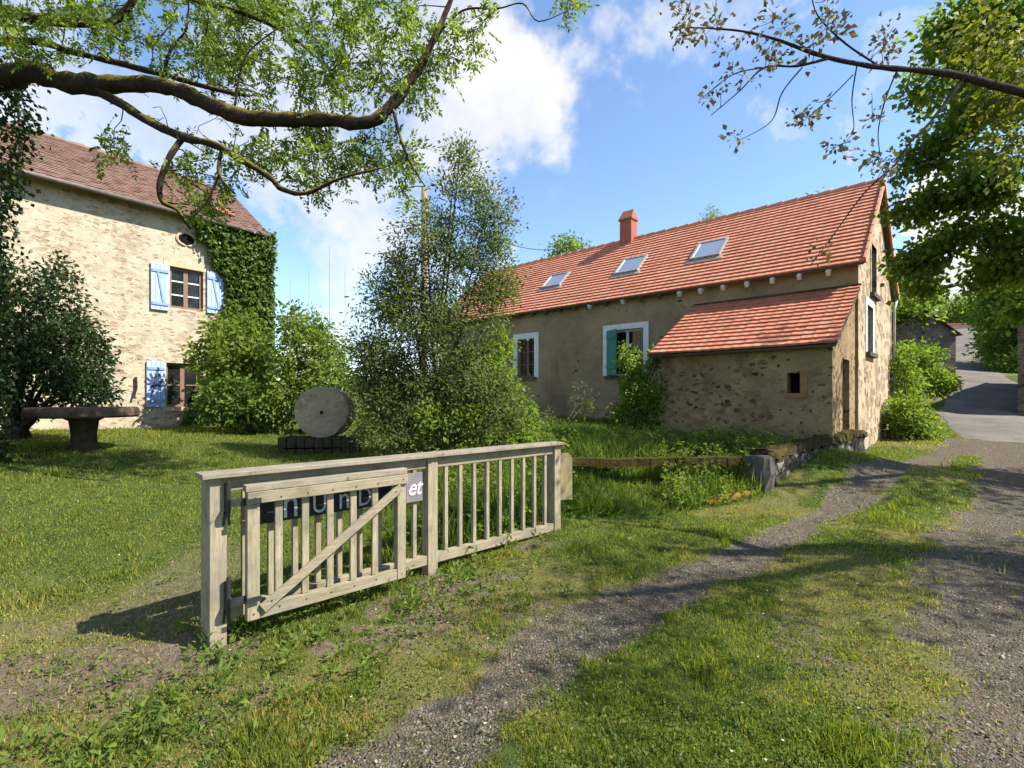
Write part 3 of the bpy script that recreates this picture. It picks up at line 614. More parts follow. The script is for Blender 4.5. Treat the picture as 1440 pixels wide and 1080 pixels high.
def build_weeds():
    Q = []; R = []
    n = 5200; x, y, r = scatter(n, 1.7, 9, .95); tr, di, dry, tall, none, rd = masks(x, y); fx, fy = fence_local(x, y)
    near = np.exp(-((fy + .35) / .75) ** 2) * (fx > -1.2) * (fx < 4.6)
    p = (.06 + .9 * near) * (1 - .9 * tr) * np.where(none, 0, 1) * sstep(.3, .6, fbm(x * 2, y * 2, 111, 3))
    k = rng.random(n) < p; x, y, near = x[k], y[k], near[k]; z = H(x, y)
    for i in range(len(x)):
        m = rng.integers(7, 14); hgt = rng.uniform(.02, .09) * (1 + 1.3 * near[i] * rng.random()); a = rng.uniform(0, 6.283, m)
        e = rng.uniform(.2, 1.1, m); lv = rng.uniform(.025, .06) * (.7 + .5 * near[i])
        D = np.stack([np.cos(a) * np.cos(e), np.sin(a) * np.cos(e), np.sin(e)], 1)
        P = np.array([x[i], y[i], z[i]]) + D * .015 + np.stack([rng.normal(0, .02, m), rng.normal(0, .02, m), rng.random(m) * hgt], 1)
        Q.append(leaf_quads(P, D, lv * rng.uniform(.6, 1.2, m), lv * rng.uniform(.28, .45), .2, .35)); R.append(np.clip(rng.normal(rng.uniform(.3, .8), .12, m), 0, 1))
    # small clover and moss like leaves matted between the blades
    n = 130000; x, y, r = scatter(n, 1.55, 10, .98); tr, di, dry, tall, none, rd = masks(x, y)
    k = (rng.random(n) < (1 - .93 * tr) * (1 - .6 * di) * (1 - .5 * dry)) & ~none & (fbm(x * 4, y * 4, 131, 3) > .43); x, y, r = x[k], y[k], r[k]; n = len(x)
    a = rng.uniform(0, 6.283, n); D = np.stack([np.cos(a), np.sin(a), rng.uniform(.1, .8, n)], 1); l = rng.uniform(.009, .02, n) * (1 + .06 * r)
    Q.append(leaf_quads(np.stack([x, y, H(x, y) + rng.uniform(.004, .035, n)], 1), D, l, l * .75, .1, .2)); R.append(np.clip(rng.normal(.5, .25, n) + .5 * (fbm(x * 2, y * 2, 141, 3) - .5), 0, 1))
    n = 26000; x, y, r = scatter(n, 1.6, 8, .98); tr, di, dry, tall, none, rd = masks(x, y); k = ~none & (rng.random(n) < .15 + .6 * di + .3 * tr); x, y, r = x[k], y[k], r[k]; n = len(x)
    a = rng.uniform(0, 6.283, n); l = rng.uniform(.008, .026, n); Ld = leaf_quads(np.stack([x, y, H(x, y) + rng.uniform(-.012, .02, n)], 1), np.stack([np.cos(a), np.sin(a), rng.uniform(-.1, .35, n)], 1), l, l * rng.uniform(.2, .6, n), .1, .2)
    tag(raw_mesh("leaf_litter", Ld, 4, L_LITTER, rng.random(n)), "brown leaf litter and bits of straw on the bare earth", "leaf litter", kind="stuff")
    tag(raw_mesh("weeds", np.concatenate(Q), 4, L_WEED, np.concatenate(R)), "low broad leaved weeds growing round the foot of the fence", "weeds", kind="stuff")
    # daisies
    n = 60; x, y, r = scatter(n, 2, 7, .9); tr, di, dry, tall, none, rd = masks(x, y); k = (tr < .2) & ~none; x, y = x[k], y[k]; Q = []
    for i in range(len(x)):
        c = np.array([x[i], y[i], h1(x[i], y[i]) + rng.uniform(.04, .07)]); a = np.arange(6) * 1.047
        Q.append(leaf_quads(np.repeat(c[None], 6, 0), np.stack([np.cos(a), np.sin(a), np.full(6, .3)], 1), np.full(6, .008), np.full(6, .006)))
    tag(raw_mesh("daisies", np.concatenate(Q), 4, L_FLOWER, rng.random(len(x) * 6)), "tiny white daisies dotted through the turf", "flowers", kind="stuff")
build_weeds()
def build_grit():
    n = 90000; x, y, r = scatter(n, 1.6, 12, 1.0); tr, di, dry, tall, none, rd = masks(x, y)
    k = rng.random(n) < np.clip(tr * .75 + di * .25, 0, 1) * np.where(none, 0, 1); x, y, r = x[k], y[k], r[k]; n = len(x)
    s = .0031 * np.exp(rng.normal(0, .5, n)) * (1 + .08 * r); z = H(x, y) - .018
    base = np.array([(1, 0, 0), (-.5, .87, 0), (-.5, -.87, 0), (0, 0, 1), (0, 0, -1)], float)
    a = rng.uniform(0, 6.283, n); ca, sa = np.cos(a), np.sin(a)
    B = np.repeat(base[None], n, 0) * rng.uniform(.6, 1.3, (n, 5, 1)); bx = B[..., 0] * ca[:, None] - B[..., 1] * sa[:, None]; by = B[..., 0] * sa[:, None] + B[..., 1] * ca[:, None]
    V = np.stack([x[:, None] + bx * s[:, None] * 1.4, y[:, None] + by * s[:, None], (z + s * .3)[:, None] + B[..., 2] * s[:, None] * .75], -1)
    f = np.array([(0, 1, 3), (1, 2, 3), (2, 0, 3), (1, 0, 4), (2, 1, 4), (0, 2, 4)])
    idx = (np.arange(n)[:, None, None] * 5 + f[None]).reshape(-1)
    tag(raw_mesh("gravel", V, 3, M_GRAV, np.repeat(rng.beta(1.6, 3.2, n), 6), idx=idx), "loose grey gravel on the two wheel tracks", "gravel", kind="stuff")
build_grit()

# ------------------------------------------------------------------ wooden fence, its gate and signs
def text_mesh(s, size, name, mat, parent, x, y, z, ext=.003, shear=0, sx=1):
    cu = bpy.data.curves.new(name, 'FONT'); cu.body = s; cu.size = size; cu.extrude = ext; cu.align_x = 'CENTER'; cu.shear = shear; cu.resolution_u = 4
    t = bpy.data.objects.new("tmp", cu); COL.objects.link(t); bpy.context.view_layer.update()
    me = bpy.data.meshes.new_from_object(t.evaluated_get(bpy.context.evaluated_depsgraph_get())); bpy.data.objects.remove(t)
    me.name = name; me.materials.clear(); me.materials.append(mat)
    o = bpy.data.objects.new(name, me); COL.objects.link(o); o.parent = parent; o.location = (x, y, z); o.rotation_euler = (math.pi / 2, 0, 0); o.scale = (sx, 1, 1)
    return o
FZ = 0.0
fence = thing("wooden_fence", "weathered wooden railing with square posts, thin balusters and a flat top board", "fence", (FX, FY, FZ), FA)
for px, zb, yb in ((0, -.15, .17), (1.65, -.1, .05), (3.28, 0, .07)):
    MB().box(px - .05, px + .05, -.05, yb, zb, 1.092).build("post", MWV, fence, bevel=.006)
MB().box(-.10, 1.66, -.095, .095, 1.095, 1.126).build("top_board", MWC, fence, bevel=.005)
MB().box(1.663, 3.36, -.09, .09, 1.096, 1.126).build("top_board", MWC, fence, bevel=.005)
for a, b in ((.053, 1.597), (1.703, 3.227)):
    MB().box(a, b, -.028, .022, 1.0, 1.092).build("upper_rail", MW, fence, bevel=.004)
    MB().box(a, b, -.04, .03, .175, .255).build("lower_rail", MW, fence, bevel=.004)
for i in range(1, 10):
    x = 1.65 + .163 * i; MB().box(x - .018, x + .018, -.022, .012, .257, .998).build("baluster", MWV, fence, bevel=.003)
for i in range(1, 10):
    x = .165 * i; MB().box(x - .018, x + .018, -.022, .012, .257, .998).build("baluster", MWV, fence, bevel=.003)
gate = thing("garden_gate", "small wooden gate with diagonal brace hung open against the railing", "gate", (FX, FY, FZ), FA)
gy0, gy1 = -.185, -.13
for x in (.13, 1.22): MB().box(x, x + .075, gy0, gy1, .18, 1.0).build("stile", MWV, gate, bevel=.004)
MB().box(.208, 1.217, gy0 + .003, gy1 - .003, .18, .26).build("lower_rail", MW, gate, bevel=.004)
MB().box(.12, 1.305, gy0 - .004, gy1 + .004, 1.003, 1.047).build("cap_rail", MWC, gate, bevel=.004)
MB().box(.125, 1.30, gy0 - .025, gy0 - .003, .928, 1.0).build("upper_rail", MW, gate, bevel=.004)
for i in range(5):
    x = .33 + .1765 * i; MB().box(x - .024, x + .024, gy0 + .016, gy1 - .014, .262, 1.0).build("slat", MWV, gate, bevel=.003)
MB().bar((.215, gy0 - .014, .245), (1.24, gy0 - .014, .905), .022, .062, (0, 0, 1)).build("brace", MW, gate, bevel=.003)
for x, z in [(.168, .22), (.168, .965), (1.257, .22), (1.257, .965), (.27, .285), (1.19, .875)] + [(.33 + .1765 * i, .955) for i in range(5)] + [(.33 + .1765 * i, .225) for i in range(5)]:
    yy = gy0 - .027 if z > .9 else (gy0 + .001 if z < .23 else gy0 - .027)
    if x in (.168, 1.257) and z < .3: yy = gy0 - .002
    MB().lathe([(.0055, 0), (.0045, .003)], 8).build("screw_head", M_IRON, gate).matrix_local = Matrix.Translation((x, yy, z)) @ Matrix.Rotation(math.pi / 2, 4, 'X')
for z in (.31, .935):
    hb = MB(); hb.box(.03, .062, -.085, -.052, z - .06, z + .12); hb.box(.055, .13, gy1 - .03, gy1 - .018, z - .02, z + .03)
    hb.box(.045, .057, gy1 - .03, -.05, z - .015, z + .025); hb.tube([(.045, -.09, z - .09), (.045, -.09, z + .15)], .012, 8)
    hb.box(.118, .205, gy0 - .03, gy0 - .026, z - .005, z + .028); hb.bar((.036, -.055, z - .06), (.026, -.055, z - .15), .004, .014); hb.bar((.052, -.055, z - .06), (.062, -.055, z - .15), .004, .014)
    hb.build("hinge", M_IRON, gate)
sg = thing("name_board", "long black board with pale letters fixed across the balusters behind the gate", "sign", (FX, FY, FZ), FA)
MB().box(.22, 1.27, -.05, -.026, .755, .975).build("board", M_BLACK, sg, bevel=.003)
for ch, x, s in (("n", .448, .30), ("U", .655, .20), ("n", .842, .24), ("D", 1.01, .20)):
    text_mesh(ch, s, "letter", M_PALE, sg, x, -.0535, .775, .002, 0, .8)
sg2 = thing("small_slate_sign", "small grey slate square lettered et in white beside the middle post", "sign", (FX, FY, FZ), FA)
MB().box(1.385, 1.545, -.046, -.026, .735, .975).build("tile", M_GREYT, sg2, bevel=.003)
text_mesh("et", .19, "lettering", M_LETTER, sg2, 1.46, -.0495, .795, .002, .35, .85)
# plank on end behind the right post
MBp = MB(); prof = [(-.075, -.45), (.075, -.45), (.075, .0), (.06, .045), (.03, .07), (-.03, .07), (-.06, .045), (-.075, .0)]
q = at(795, 636, 5.75); px_, py_ = q[0], q[1]
MBp.add([(x, -.02, z) for x, z in prof] + [(x, .02, z) for x, z in prof], [tuple(range(8)), tuple(range(15, 7, -1))] + [((i + 1) % 8, i, i + 8, (i + 1) % 8 + 8) for i in range(8)])
pl = MBp.build("garden_stake", M_TAN); pl.location = (px_, py_, float(q[2]) - .08); pl.rotation_euler = (0, 0, .2); tag(pl, "short tan wooden stake with rounded top behind the end of the railing", "stake")

# ------------------------------------------------------------------ building helpers
def wall_panel(mb, P0, ax, nrm, x0, x1, z0, top, holes, reveal=.22, breaks=()):
    """upright wall face with rectangular openings; top(x) is the height of its upper edge; reveals go inwards"""
    ax = Vector(ax); nrm = Vector(nrm); P0 = Vector(P0)
    xs = sorted(set([x0, x1] + [b for b in breaks if x0 < b < x1] + [h[i] for h in holes for i in (0, 1)]))
    pt = lambda x, z, d=0: tuple(P0 + ax * x + Vector((0, 0, z)) - nrm * d)
    flip = ax.cross(Vector((0, 0, 1))).dot(nrm) < 0
    def quad(a, b, c, d): mb.add([a, b, c, d] if not flip else [d, c, b, a], [(0, 1, 2, 3)])
    for a, b in zip(xs[:-1], xs[1:]):
        hs = sorted([h for h in holes if h[0] <= a + 1e-6 and h[1] >= b - 1e-6], key=lambda h: h[2]); za = z0
        for h in hs:
            quad(pt(a, za), pt(b, za), pt(b, h[2]), pt(a, h[2])); za = h[3]
        quad(pt(a, za), pt(b, za), pt(b, top(b)), pt(a, top(a)))
    for (a, b, c, d) in [h[:4] for h in holes]:
        quad(pt(a, c), pt(a, c, reveal), pt(a, d, reveal), pt(a, d)); quad(pt(b, c, reveal), pt(b, c), pt(b, d), pt(b, d, reveal))
        quad(pt(a, c, reveal), pt(a, c), pt(b, c), pt(b, c, reveal)); quad(pt(a, d), pt(a, d, reveal), pt(b, d, reveal), pt(b, d))
def roof_tiles(mb, O, ax, sl, length, slen, rows, cw, lip=.03, roll=.018, seg=4, jit=0.0, sag=0.0):
    """courses of clay tiles, each course lipping over the one below"""
    O = np.array(O, float); ax = np.array(ax, float); sl = np.array(sl, float); nr = np.cross(ax, sl)
    if nr[2] < 0: nr = -nr
    nc = int(length / cw) * seg; a = np.linspace(0, length, nc + 1); d = slen / rows
    prof = roll * np.maximum(0, np.sin(a / cw * 2 * math.pi)) ** .8 if roll else np.zeros(nc + 1)
    for r in range(rows):
        j = (rng.random(nc // seg + 2) - .5) * jit; jj = np.repeat(j, seg)[:nc + 1]
        sh = -sag * np.sin(np.pi * a / length)
        def line(s, h): return O + ax * a[:, None] + sl * s + nr * (h + prof + jj + sh)[:, None]
        L0 = line(r * d - .012, lip); L1 = line((r + 1) * d, .004); Lb = line(r * d - .012, -.004)
        V = np.vstack([Lb, L0, L1]); n = nc + 1
        uv = [(x, (r + .02) * d) for x in a] + [(x, (r + .05) * d) for x in a] + [(x, (r + .98) * d) for x in a]
        fs = []
        up = np.dot(np.cross(L0[1] - L0[0], L1[0] - L0[0]), nr) > 0
        for i in range(nc):
            for q in (0, n):
                f = (q + i, q + i + 1, q + n + i + 1, q + n + i); fs.append(f if up else f[::-1])
        mb.add(V, fs, uv)
def window_unit(parent, P, ax, nrm, x0, x1, z0, z1, frame_mat, depth=.1, cols=2, rows=3, fw=.06, bw=.025, bar_mat=None, name="window"):
    """frame, glazing bars and panes set back in an opening"""
    ax = Vector(ax); nrm = Vector(nrm); P = Vector(P) - nrm * depth
    R = Matrix((ax, nrm * -1, Vector((0, 0, 1)))).transposed()
    def bx(mb, a, b, y0, y1, c, d):
        m2 = MB().box(a, b, y0, y1, c, d); mb.add([tuple(P + R @ Vector(v)) for v in m2.v], m2.f)
    fr = MB(); bx(fr, x0, x0 + fw, -.03, .03, z0, z1); bx(fr, x1 - fw, x1, -.03, .03, z0, z1); bx(fr, x0 + fw, x1 - fw, -.028, .028, z1 - fw, z1); bx(fr, x0 + fw, x1 - fw, -.028, .028, z0, z0 + fw)
    o = fr.build(name, frame_mat, parent)
    br = MB()
    for i in range(1, cols):
        x = x0 + (x1 - x0) * i / cols; bx(br, x - bw * 1.6, x + bw * 1.6, -.024, .026, z0 + fw, z1 - fw)
    mull = br if cols > 1 else None
    b2 = MB()
    for i in range(1, rows):
        z = z0 + (z1 - z0) * i / rows
        for c in range(cols):
            a = x0 + fw if c == 0 else x0 + (x1 - x0) * c / cols + bw * 1.6; b = x1 - fw if c == cols - 1 else x0 + (x1 - x0) * (c + 1) / cols - bw * 1.6
            b2 = MB(); bx(b2, a, b, -.016, .018, z - bw / 2, z + bw / 2); b2.build("glazing_bar", bar_mat or frame_mat, o)
    if mull: mull.build("mullion", frame_mat, o)
    g = MB(); bx(g, x0 + fw * .5, x1 - fw * .5, .004, .01, z0 + fw * .5, z1 - fw * .5); g.build("pane", M_GLASS, o)
    return o
def backing(parent, P, ax, nrm, x0, x1, z0, z1, depth=.5):
    pass

# ------------------------------------------------------------------ long house on the right
RH = thing("stone_house", "long low stone house with orange tiled roof, three skylights and a lean-to", "house", (RHX, RHY, 0), RHA)
EZ, RZ, DP, LN = 4.73, 7.25, 5.6, 14.8
lw = MB(); Xm, Ym = (1, 0, 0), (0, -1, 0)
small_w = (-10.37, -9.57, 2.35, 3.72); big_w = (-6.56, -5.34, 2.30, 3.70)
wall_panel(lw, (0, 0, 0), (1, 0, 0), (0, -1, 0), -LN, 0, -.4, lambda x: EZ, [small_w, big_w])
lw.build("long_wall", M_RWALL, RH)
gw = MB(); gt = lambda y: EZ + (RZ - EZ) * (1 - abs(y - DP / 2) / (DP / 2)) - .02
g1 = (1.12, 2.02, 2.72, 3.88); g2 = (1.75, 2.55, 4.25, 5.5)
wall_panel(gw, (0, 0, 0), (0, 1, 0), (1, 0, 0), 0, DP, -.4, gt, [g1, g2], breaks=(DP / 2,))
gw.build("gable_wall", M_GABLE, RH)
bk = MB(); wall_panel(bk, (0, DP, 0), (-1, 0, 0), (0, 1, 0), 0, LN, -.4, lambda x: EZ, []); wall_panel(bk, (-LN, DP, 0), (0, -1, 0), (-1, 0, 0), 0, DP, -.4, lambda y: gt(DP - y), [], breaks=(DP / 2,))
bk.build("rear_wall", M_GABLE, RH)
# dark room behind the openings
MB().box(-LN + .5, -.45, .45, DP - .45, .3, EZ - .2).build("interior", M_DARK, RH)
sv = np.array([0, DP / 2, RZ - EZ]); SLN = np.linalg.norm(sv); sv = sv / SLN; ov = .30
rf = MB(); O = np.array([-LN - .15, 0, EZ + .10]) - sv * ov
roof_tiles(rf, O, (1, 0, 0), sv, LN + .30, SLN + ov, 22, .21, .043, .004, 4, .002)
sv2 = np.array([0, -sv[1], sv[2]]); O2 = np.array([-LN - .15, DP, EZ + .10]) - sv2 * ov
roof_tiles(rf, O2, (1, 0, 0), sv2, LN + .30, SLN + ov, 12, .42, .03, .016, 2)
roof = rf.build("roof", M_TILE, RH)
dk = MB()
for s_, y0 in ((sv, 0.), (sv2, DP)):
    a = np.array([0, y0, EZ + .02]) - s_ * (ov - .02); b = a + s_ * (SLN + ov - .03); n_ = np.array([0, -s_[2], abs(s_[1])]) if s_[1] > 0 else np.array([0, s_[2], abs(s_[1])])
    q = [a, b, b + n_ * .05, a + n_ * .05]
    L_ = [np.array([-LN - .13, 0, 0]) + k for k in q]; R_ = [np.array([.13, 0, 0]) + k for k in q]
    dk.add(L_ + R_, [(0, 1, 2, 3), (7, 6, 5, 4), (0, 4, 5, 1), (1, 5, 6, 2), (2, 6, 7, 3), (3, 7, 4, 0)])
dk.build("roof_deck", M_FASCIA, RH)
rt = MB()
k = int((LN + .3) / .4)
for i in range(k):
    x = -LN - .15 + i * (LN + .3) / k; rt.tube([(x, DP / 2, RZ + .09), (x + .42, DP / 2, RZ + .105)], [.085, .1], 8)
rt.build("ridge", M_TILE, roof, smooth=False)
vg = MB()
for s_, y0 in ((sv, 0.), (sv2, DP)):
    a = np.array([.155, y0, EZ + .10]) - s_ * ov
    for i in range(11):
        p = a + s_ * (SLN + ov) * i / 11; q = a + s_ * (SLN + ov) * (i + 1.08) / 11
        vg.bar(p + np.array([0, 0, .02]), q + np.array([0, 0, .0]), .045, .15, (0, 0, 1))
vg.build("verge", M_TILE, roof)
mb = MB().bar((.05, -.02, EZ - .02), (.05, .001, EZ - .02), .01, .01)
# rafter feet under the eaves; white on some is sunlight painted into the colour
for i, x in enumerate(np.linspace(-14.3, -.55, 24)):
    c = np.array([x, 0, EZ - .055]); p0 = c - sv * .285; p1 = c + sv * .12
    MB().bar(p0 - (sv * .03 if x > -4.6 else 0), p1, .085, .12).build("rafter_foot", M_WHITEP_SUNFEET if x > -4.6 or i in (12, 14) else M_FASCIA, RH)
# chimney
cx, cy = -7.42, DP / 2 - .05
ch = MB(); ch.box(cx - .235, cx + .235, cy - .21, cy + .21, RZ - .35, RZ + .78); cho = ch.build("chimney", M_CHIM, roof, bevel=.01)
cc = MB(); cc.box(cx - .275, cx + .275, cy - .25, cy + .25, RZ + .782, RZ + .84)
cc.add([(cx - .265, cy - .24, RZ + .842), (cx + .265, cy - .24, RZ + .842), (cx + .265, cy + .24, RZ + .842), (cx - .265, cy + .24, RZ + .842), (cx - .22, cy, RZ + 1.18), (cx + .22, cy, RZ + 1.18)], [(0, 1, 5, 4), (1, 2, 5), (2, 3, 4, 5), (3, 0, 4), (3, 2, 1, 0)])
cc.build("chimney_cap", M_CHIM, RH)
# skylights
def on_roof(u, v):
    d = np.array([(u - 720) / F, 1, (HOR - v) / F]); c, s = math.cos(RHA), math.sin(RHA)
    o = np.array([-RHX * c - RHY * s, RHX * s - RHY * c, EYE]); dl = np.array([d[0] * c + d[1] * s, -d[0] * s + d[1] * c, d[2]])
    n = np.array([0, -sv[2], sv[1]]); p0 = np.array([0, 0, EZ + .15]); t = n @ (p0 - o) / (n @ dl); p = o + dl * t
    return p[0], (p - p0) @ sv
for quad_, op in (([(757, 407), (777, 388), (804, 382), (791, 400)], 0), ([(860, 387), (879, 365), (912, 359), (902, 380)], 0), ([(968, 366), (985, 342), (1027, 335), (1014, 359)], 0)):
    q = [on_roof(*p) for p in quad_]; x0 = (q[0][0] + q[1][0]) / 2; x1 = (q[2][0] + q[3][0]) / 2; s0 = (q[0][1] + q[3][1]) / 2; s1 = (q[1][1] + q[2][1]) / 2
    xm = (x0 + x1) / 2; hw = min(.44, (x1 - x0) / 2); x0, x1 = xm - hw, xm + hw
    n = np.array([0, -sv[2], sv[1]]); P = lambda x, s, h: np.array([x, 0, EZ + .10]) + sv * s + n * h
    def slab(mb, a, b, c, d, h0, h1): mb.hexa([P(a, c, h0), P(b, c, h0), P(b, d, h0), P(a, d, h0), P(a, c, h1), P(b, c, h1), P(b, d, h1), P(a, d, h1)])
    f = MB(); t = .07
    slab(f, x0, x0 + t, s0, s1, -.02, .11); slab(f, x1 - t, x1, s0, s1, -.02, .11); slab(f, x0 + t, x1 - t, s0, s0 + t, -.02, .108); slab(f, x0 + t, x1 - t, s1 - t, s1, -.02, .108)
    slab(f, x0 - .09, x1 + .09, s0 - .16, s0 - .005, .02, .05)
    sk = f.build("skylight", M_FASCIA if False else M_ZINC, roof)
    g = MB(); slab(g, x0 + t, x1 - t, s0 + t, s1 - t, .06, .085); g.build("skylight_pane", M_SKYG, sk)
# windows of the long wall with white painted surrounds
def surround(x0, x1, z0, z1, w, P, ax, nrm, bottom=True):
    m2 = MB(); ax = Vector(ax); nrm = Vector(nrm); P = Vector(P); R = Matrix((ax, nrm * -1, Vector((0, 0, 1)))).transposed()
    def bx(a, b, c, d, pr=.015):
        k = MB().box(a, b, -pr, .05, c, d); m2.add([tuple(P + R @ Vector(v)) for v in k.v], k.f)
    bx(x0 - w, x0, z0 - .02, z1 + w); bx(x1, x1 + w, z0 - .02, z1 + w); bx(x0, x1, z1, z1 + w, .018)
    return m2
def sill(x0, x1, z, P, ax, nrm, pr=.09, h=.09):
    m2 = MB(); ax = Vector(ax); nrm = Vector(nrm); P = Vector(P); R = Matrix((ax, nrm * -1, Vector((0, 0, 1)))).transposed()
    k = MB().box(x0, x1, -pr, .15, z - h, z); m2.add([tuple(P + R @ Vector(v)) for v in k.v], k.f); return m2
w1 = window_unit(RH, (0, 0, 0), (1, 0, 0), (0, -1, 0), *small_w, M_BROWNW, .14, 2, 3)
surround(*small_w, .2, (0, 0, 0), (1, 0, 0), (0, -1, 0)).build("surround", M_WHITEP_SUNFEET, w1)
sill(small_w[0] - .1, small_w[1] + .1, small_w[2], (0, 0, 0), (1, 0, 0), (0, -1, 0)).build("sill", M_PILLAR, w1)
w2 = window_unit(RH, (0, 0, 0), (1, 0, 0), (0, -1, 0), *big_w, M_WHITEP_SUNFEET, .16, 2, 2)
surround(*big_w, .17, (0, 0, 0), (1, 0, 0), (0, -1, 0)).build("surround", M_WHITEP_SUNFEET, w2)
sill(big_w[0] - .1, big_w[1] + .1, big_w[2], (0, 0, 0), (1, 0, 0), (0, -1, 0)).build("sill", M_PILLAR, w2)
def hinged(x, w, z0, z1, ang, mat, parent, sgn=1):
    m2 = MB(); n = 4
    for i in range(n): m2.box(w * i / n + .003, w * (i + 1) / n - .003, -.018, .018, 0, z1 - z0)
    for z in (.2, (z1 - z0) - .25): m2.box(.02, w - .02, -.04, -.0185, z, z + .09)
    o = m2.build("shutter", mat, parent); o.location = (x, -.025, z0); o.rotation_euler = (0, 0, ang); return o
hinged(big_w[0] - .02, .60, big_w[2] + .01, big_w[3] - .01, math.radians(-30), M_TEAL, RH)
hinged(big_w[1] - .03, .58, big_w[2] + .01, big_w[3] - .01, math.radians(100), M_TEAL, RH)
# gable windows
wa = window_unit(RH, (0, 0, 0), (0, 1, 0), (1, 0, 0), *g1, M_WHITEP_SUNFEET, .12, 2, 3)
surround(*g1, .17, (0, 0, 0), (0, 1, 0), (1, 0, 0)).build("surround", M_WHITEP_SUNFEET, wa); sill(g1[0] - .15, g1[1] + .15, g1[2], (0, 0, 0), (0, 1, 0), (1, 0, 0), .10, .10).build("sill", M_PILLAR, wa)
wb = window_unit(RH, (0, 0, 0), (0, 1, 0), (1, 0, 0), *g2, M_BROWNW, .12, 2, 3)
surround(*g2, .13, (0, 0, 0), (0, 1, 0), (1, 0, 0)).build("surround", M_GABLE, wb); sill(g2[0] - .15, g2[1] + .15, g2[2], (0, 0, 0), (0, 1, 0), (1, 0, 0), .10, .10).build("sill", M_PILLAR, wb)
dp = MB(); dp.tube([(.09, DP - .18, .4), (.09, DP - .18, 4.3), (.14, DP - .05, 4.55)], .035, 8)
dp.build("drainpipe", M_PIPE, RH, smooth=True)
# lean-to
AX0, AX1, AD, AZ = -3.6, -.06, 2.36, 2.78
aw = MB(); vent = (-.86, -.62, 1.70, 2.11)
wall_panel(aw, (0, -AD, 0), (1, 0, 0), (0, -1, 0), AX0, AX1, -.2, lambda x: AZ, [vent], .3)
asl = (4.08 - AZ) / AD; door = (-1.42, -.68, .3, 2.42)
wall_panel(aw, (AX1, 0, 0), (0, 1, 0), (1, 0, 0), -AD, 0, -.2, lambda y: AZ + (y + AD) * asl, [door], .3)
wall_panel(aw, (AX0, 0, 0), (0, -1, 0), (-1, 0, 0), 0, AD, -.2, lambda y: AZ + (AD - y) * asl, [], .3)
aw.build("lean_to_wall", M_ANNEX, RH)
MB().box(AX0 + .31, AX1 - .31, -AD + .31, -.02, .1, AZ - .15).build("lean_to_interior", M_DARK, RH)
va = MB(); va.box(vent[1] + .003, vent[1] + .13, -AD - .02, -AD + .1, vent[2], vent[3] + .05); va.box(vent[0] - .04, vent[1] + .1, -AD - .03, -AD + .12, vent[2] - .09, vent[2] - .003)
va.build("vent_surround", m_plain("vent_brick", (.20, .11, .05), (.30, .17, .08), 8), RH)
dd = MB()
for i in range(5): dd.box(AX1 - .24, AX1 - .20, door[0] + .148 * i + .004, door[0] + .148 * (i + 1) - .004, .3, door[3])
dd.build("plank_door", M_FASCIA, RH)
av = np.array([0, 2.62, 4.12 - 2.63]); AL = np.linalg.norm(av); av /= AL
ar = MB(); roof_tiles(ar, (AX0 - .18, -2.62, 2.66), (1, 0, 0), av, AX1 + .12 - AX0 + .18, AL, 14, .21, .042, .007, 4, .006, .015)
aro = ar.build("lean_to_roof", M_TILE2, RH)
ad = MB(); n_ = np.array([0, -av[2], av[1]]); a = np.array([0, -2.58, 2.575]); b = a + av * (AL - .05); q = [a, b, b + n_ * .045, a + n_ * .045]
ad.add([np.array([AX0 - .16, 0, 0]) + k for k in q] + [np.array([AX1 + .10, 0, 0]) + k for k in q], [(0, 1, 2, 3), (7, 6, 5, 4), (0, 4, 5, 1), (1, 5, 6, 2), (2, 6, 7, 3), (3, 7, 4, 0)])
ad.build("lean_to_deck", M_FASCIA, RH)
fl = MB(); fl.box(AX0 - .2, AX1 + .12, -.06, -.002, 4.13, 4.18); fl.build("flashing", M_STONED, RH)

# ------------------------------------------------------------------ tall house on the left
LHo = thing("tall_house", "tall cream rubble stone house with old brown tiled roof and pale blue shutters", "house", (LHX, LHY, 0), LHA)
LE, LR, LD, LL = 6.86, 8.55, 4.6, 13.
def lpt(u, v):        # photo pixel -> (x, z) on the front wall
    c, s = math.cos(LHA), math.sin(LHA); d = ((u - 720) / F, 1.)
    # world point k: (d0*Y, Y) with local y = 0
    Y = (-LHX * s + LHY * c) / (-d[0] * s + d[1] * c)
    return ((d[0] * Y - LHX) * c + (Y - LHY) * s, EYE + (HOR - v) / F * Y)
ux0 = lpt(239, 400)[0]; ux1 = lpt(286, 400)[0]; uz1 = lpt(262, 378)[1]; uz0 = lpt(262, 435)[1]
lx0 = lpt(234, 540)[0]; lx1 = lpt(282, 540)[0]; lz1 = lpt(258, 511)[1]; lz0 = lpt(258, 572)[1]
ov0 = lpt(262, 337)
fwm = MB(); wall_panel(fwm, (0, 0, 0), (1, 0, 0), (0, -1, 0), -LL, 0, -.2, lambda x: LE, [(ux0, ux1, uz0, uz1), (lx0, lx1, lz0, lz1)], .2)
fwm.build("front_wall", M_LWALL, LHo)
lgt = lambda y: LE + (LR - LE) * (1 - abs(y - LD / 2) / (LD / 2))
sw = MB(); wall_panel(sw, (0, 0, 0), (0, 1, 0), (1, 0, 0), 0, LD, -.2, lgt, [], breaks=(LD / 2,)); wall_panel(sw, (0, LD, 0), (-1, 0, 0), (0, 1, 0), 0, LL, -.2, lambda x: LE, []); wall_panel(sw, (-LL, LD, 0), (0, -1, 0), (-1, 0, 0), 0, LD, -.2, lambda y: lgt(LD - y), [], breaks=(LD / 2,))
sw.build("side_wall", M_LWALL, LHo)
MB().box(-LL + .4, -.4, .35, LD - .3, .3, LE - .3).build("interior", M_DARK, LHo)
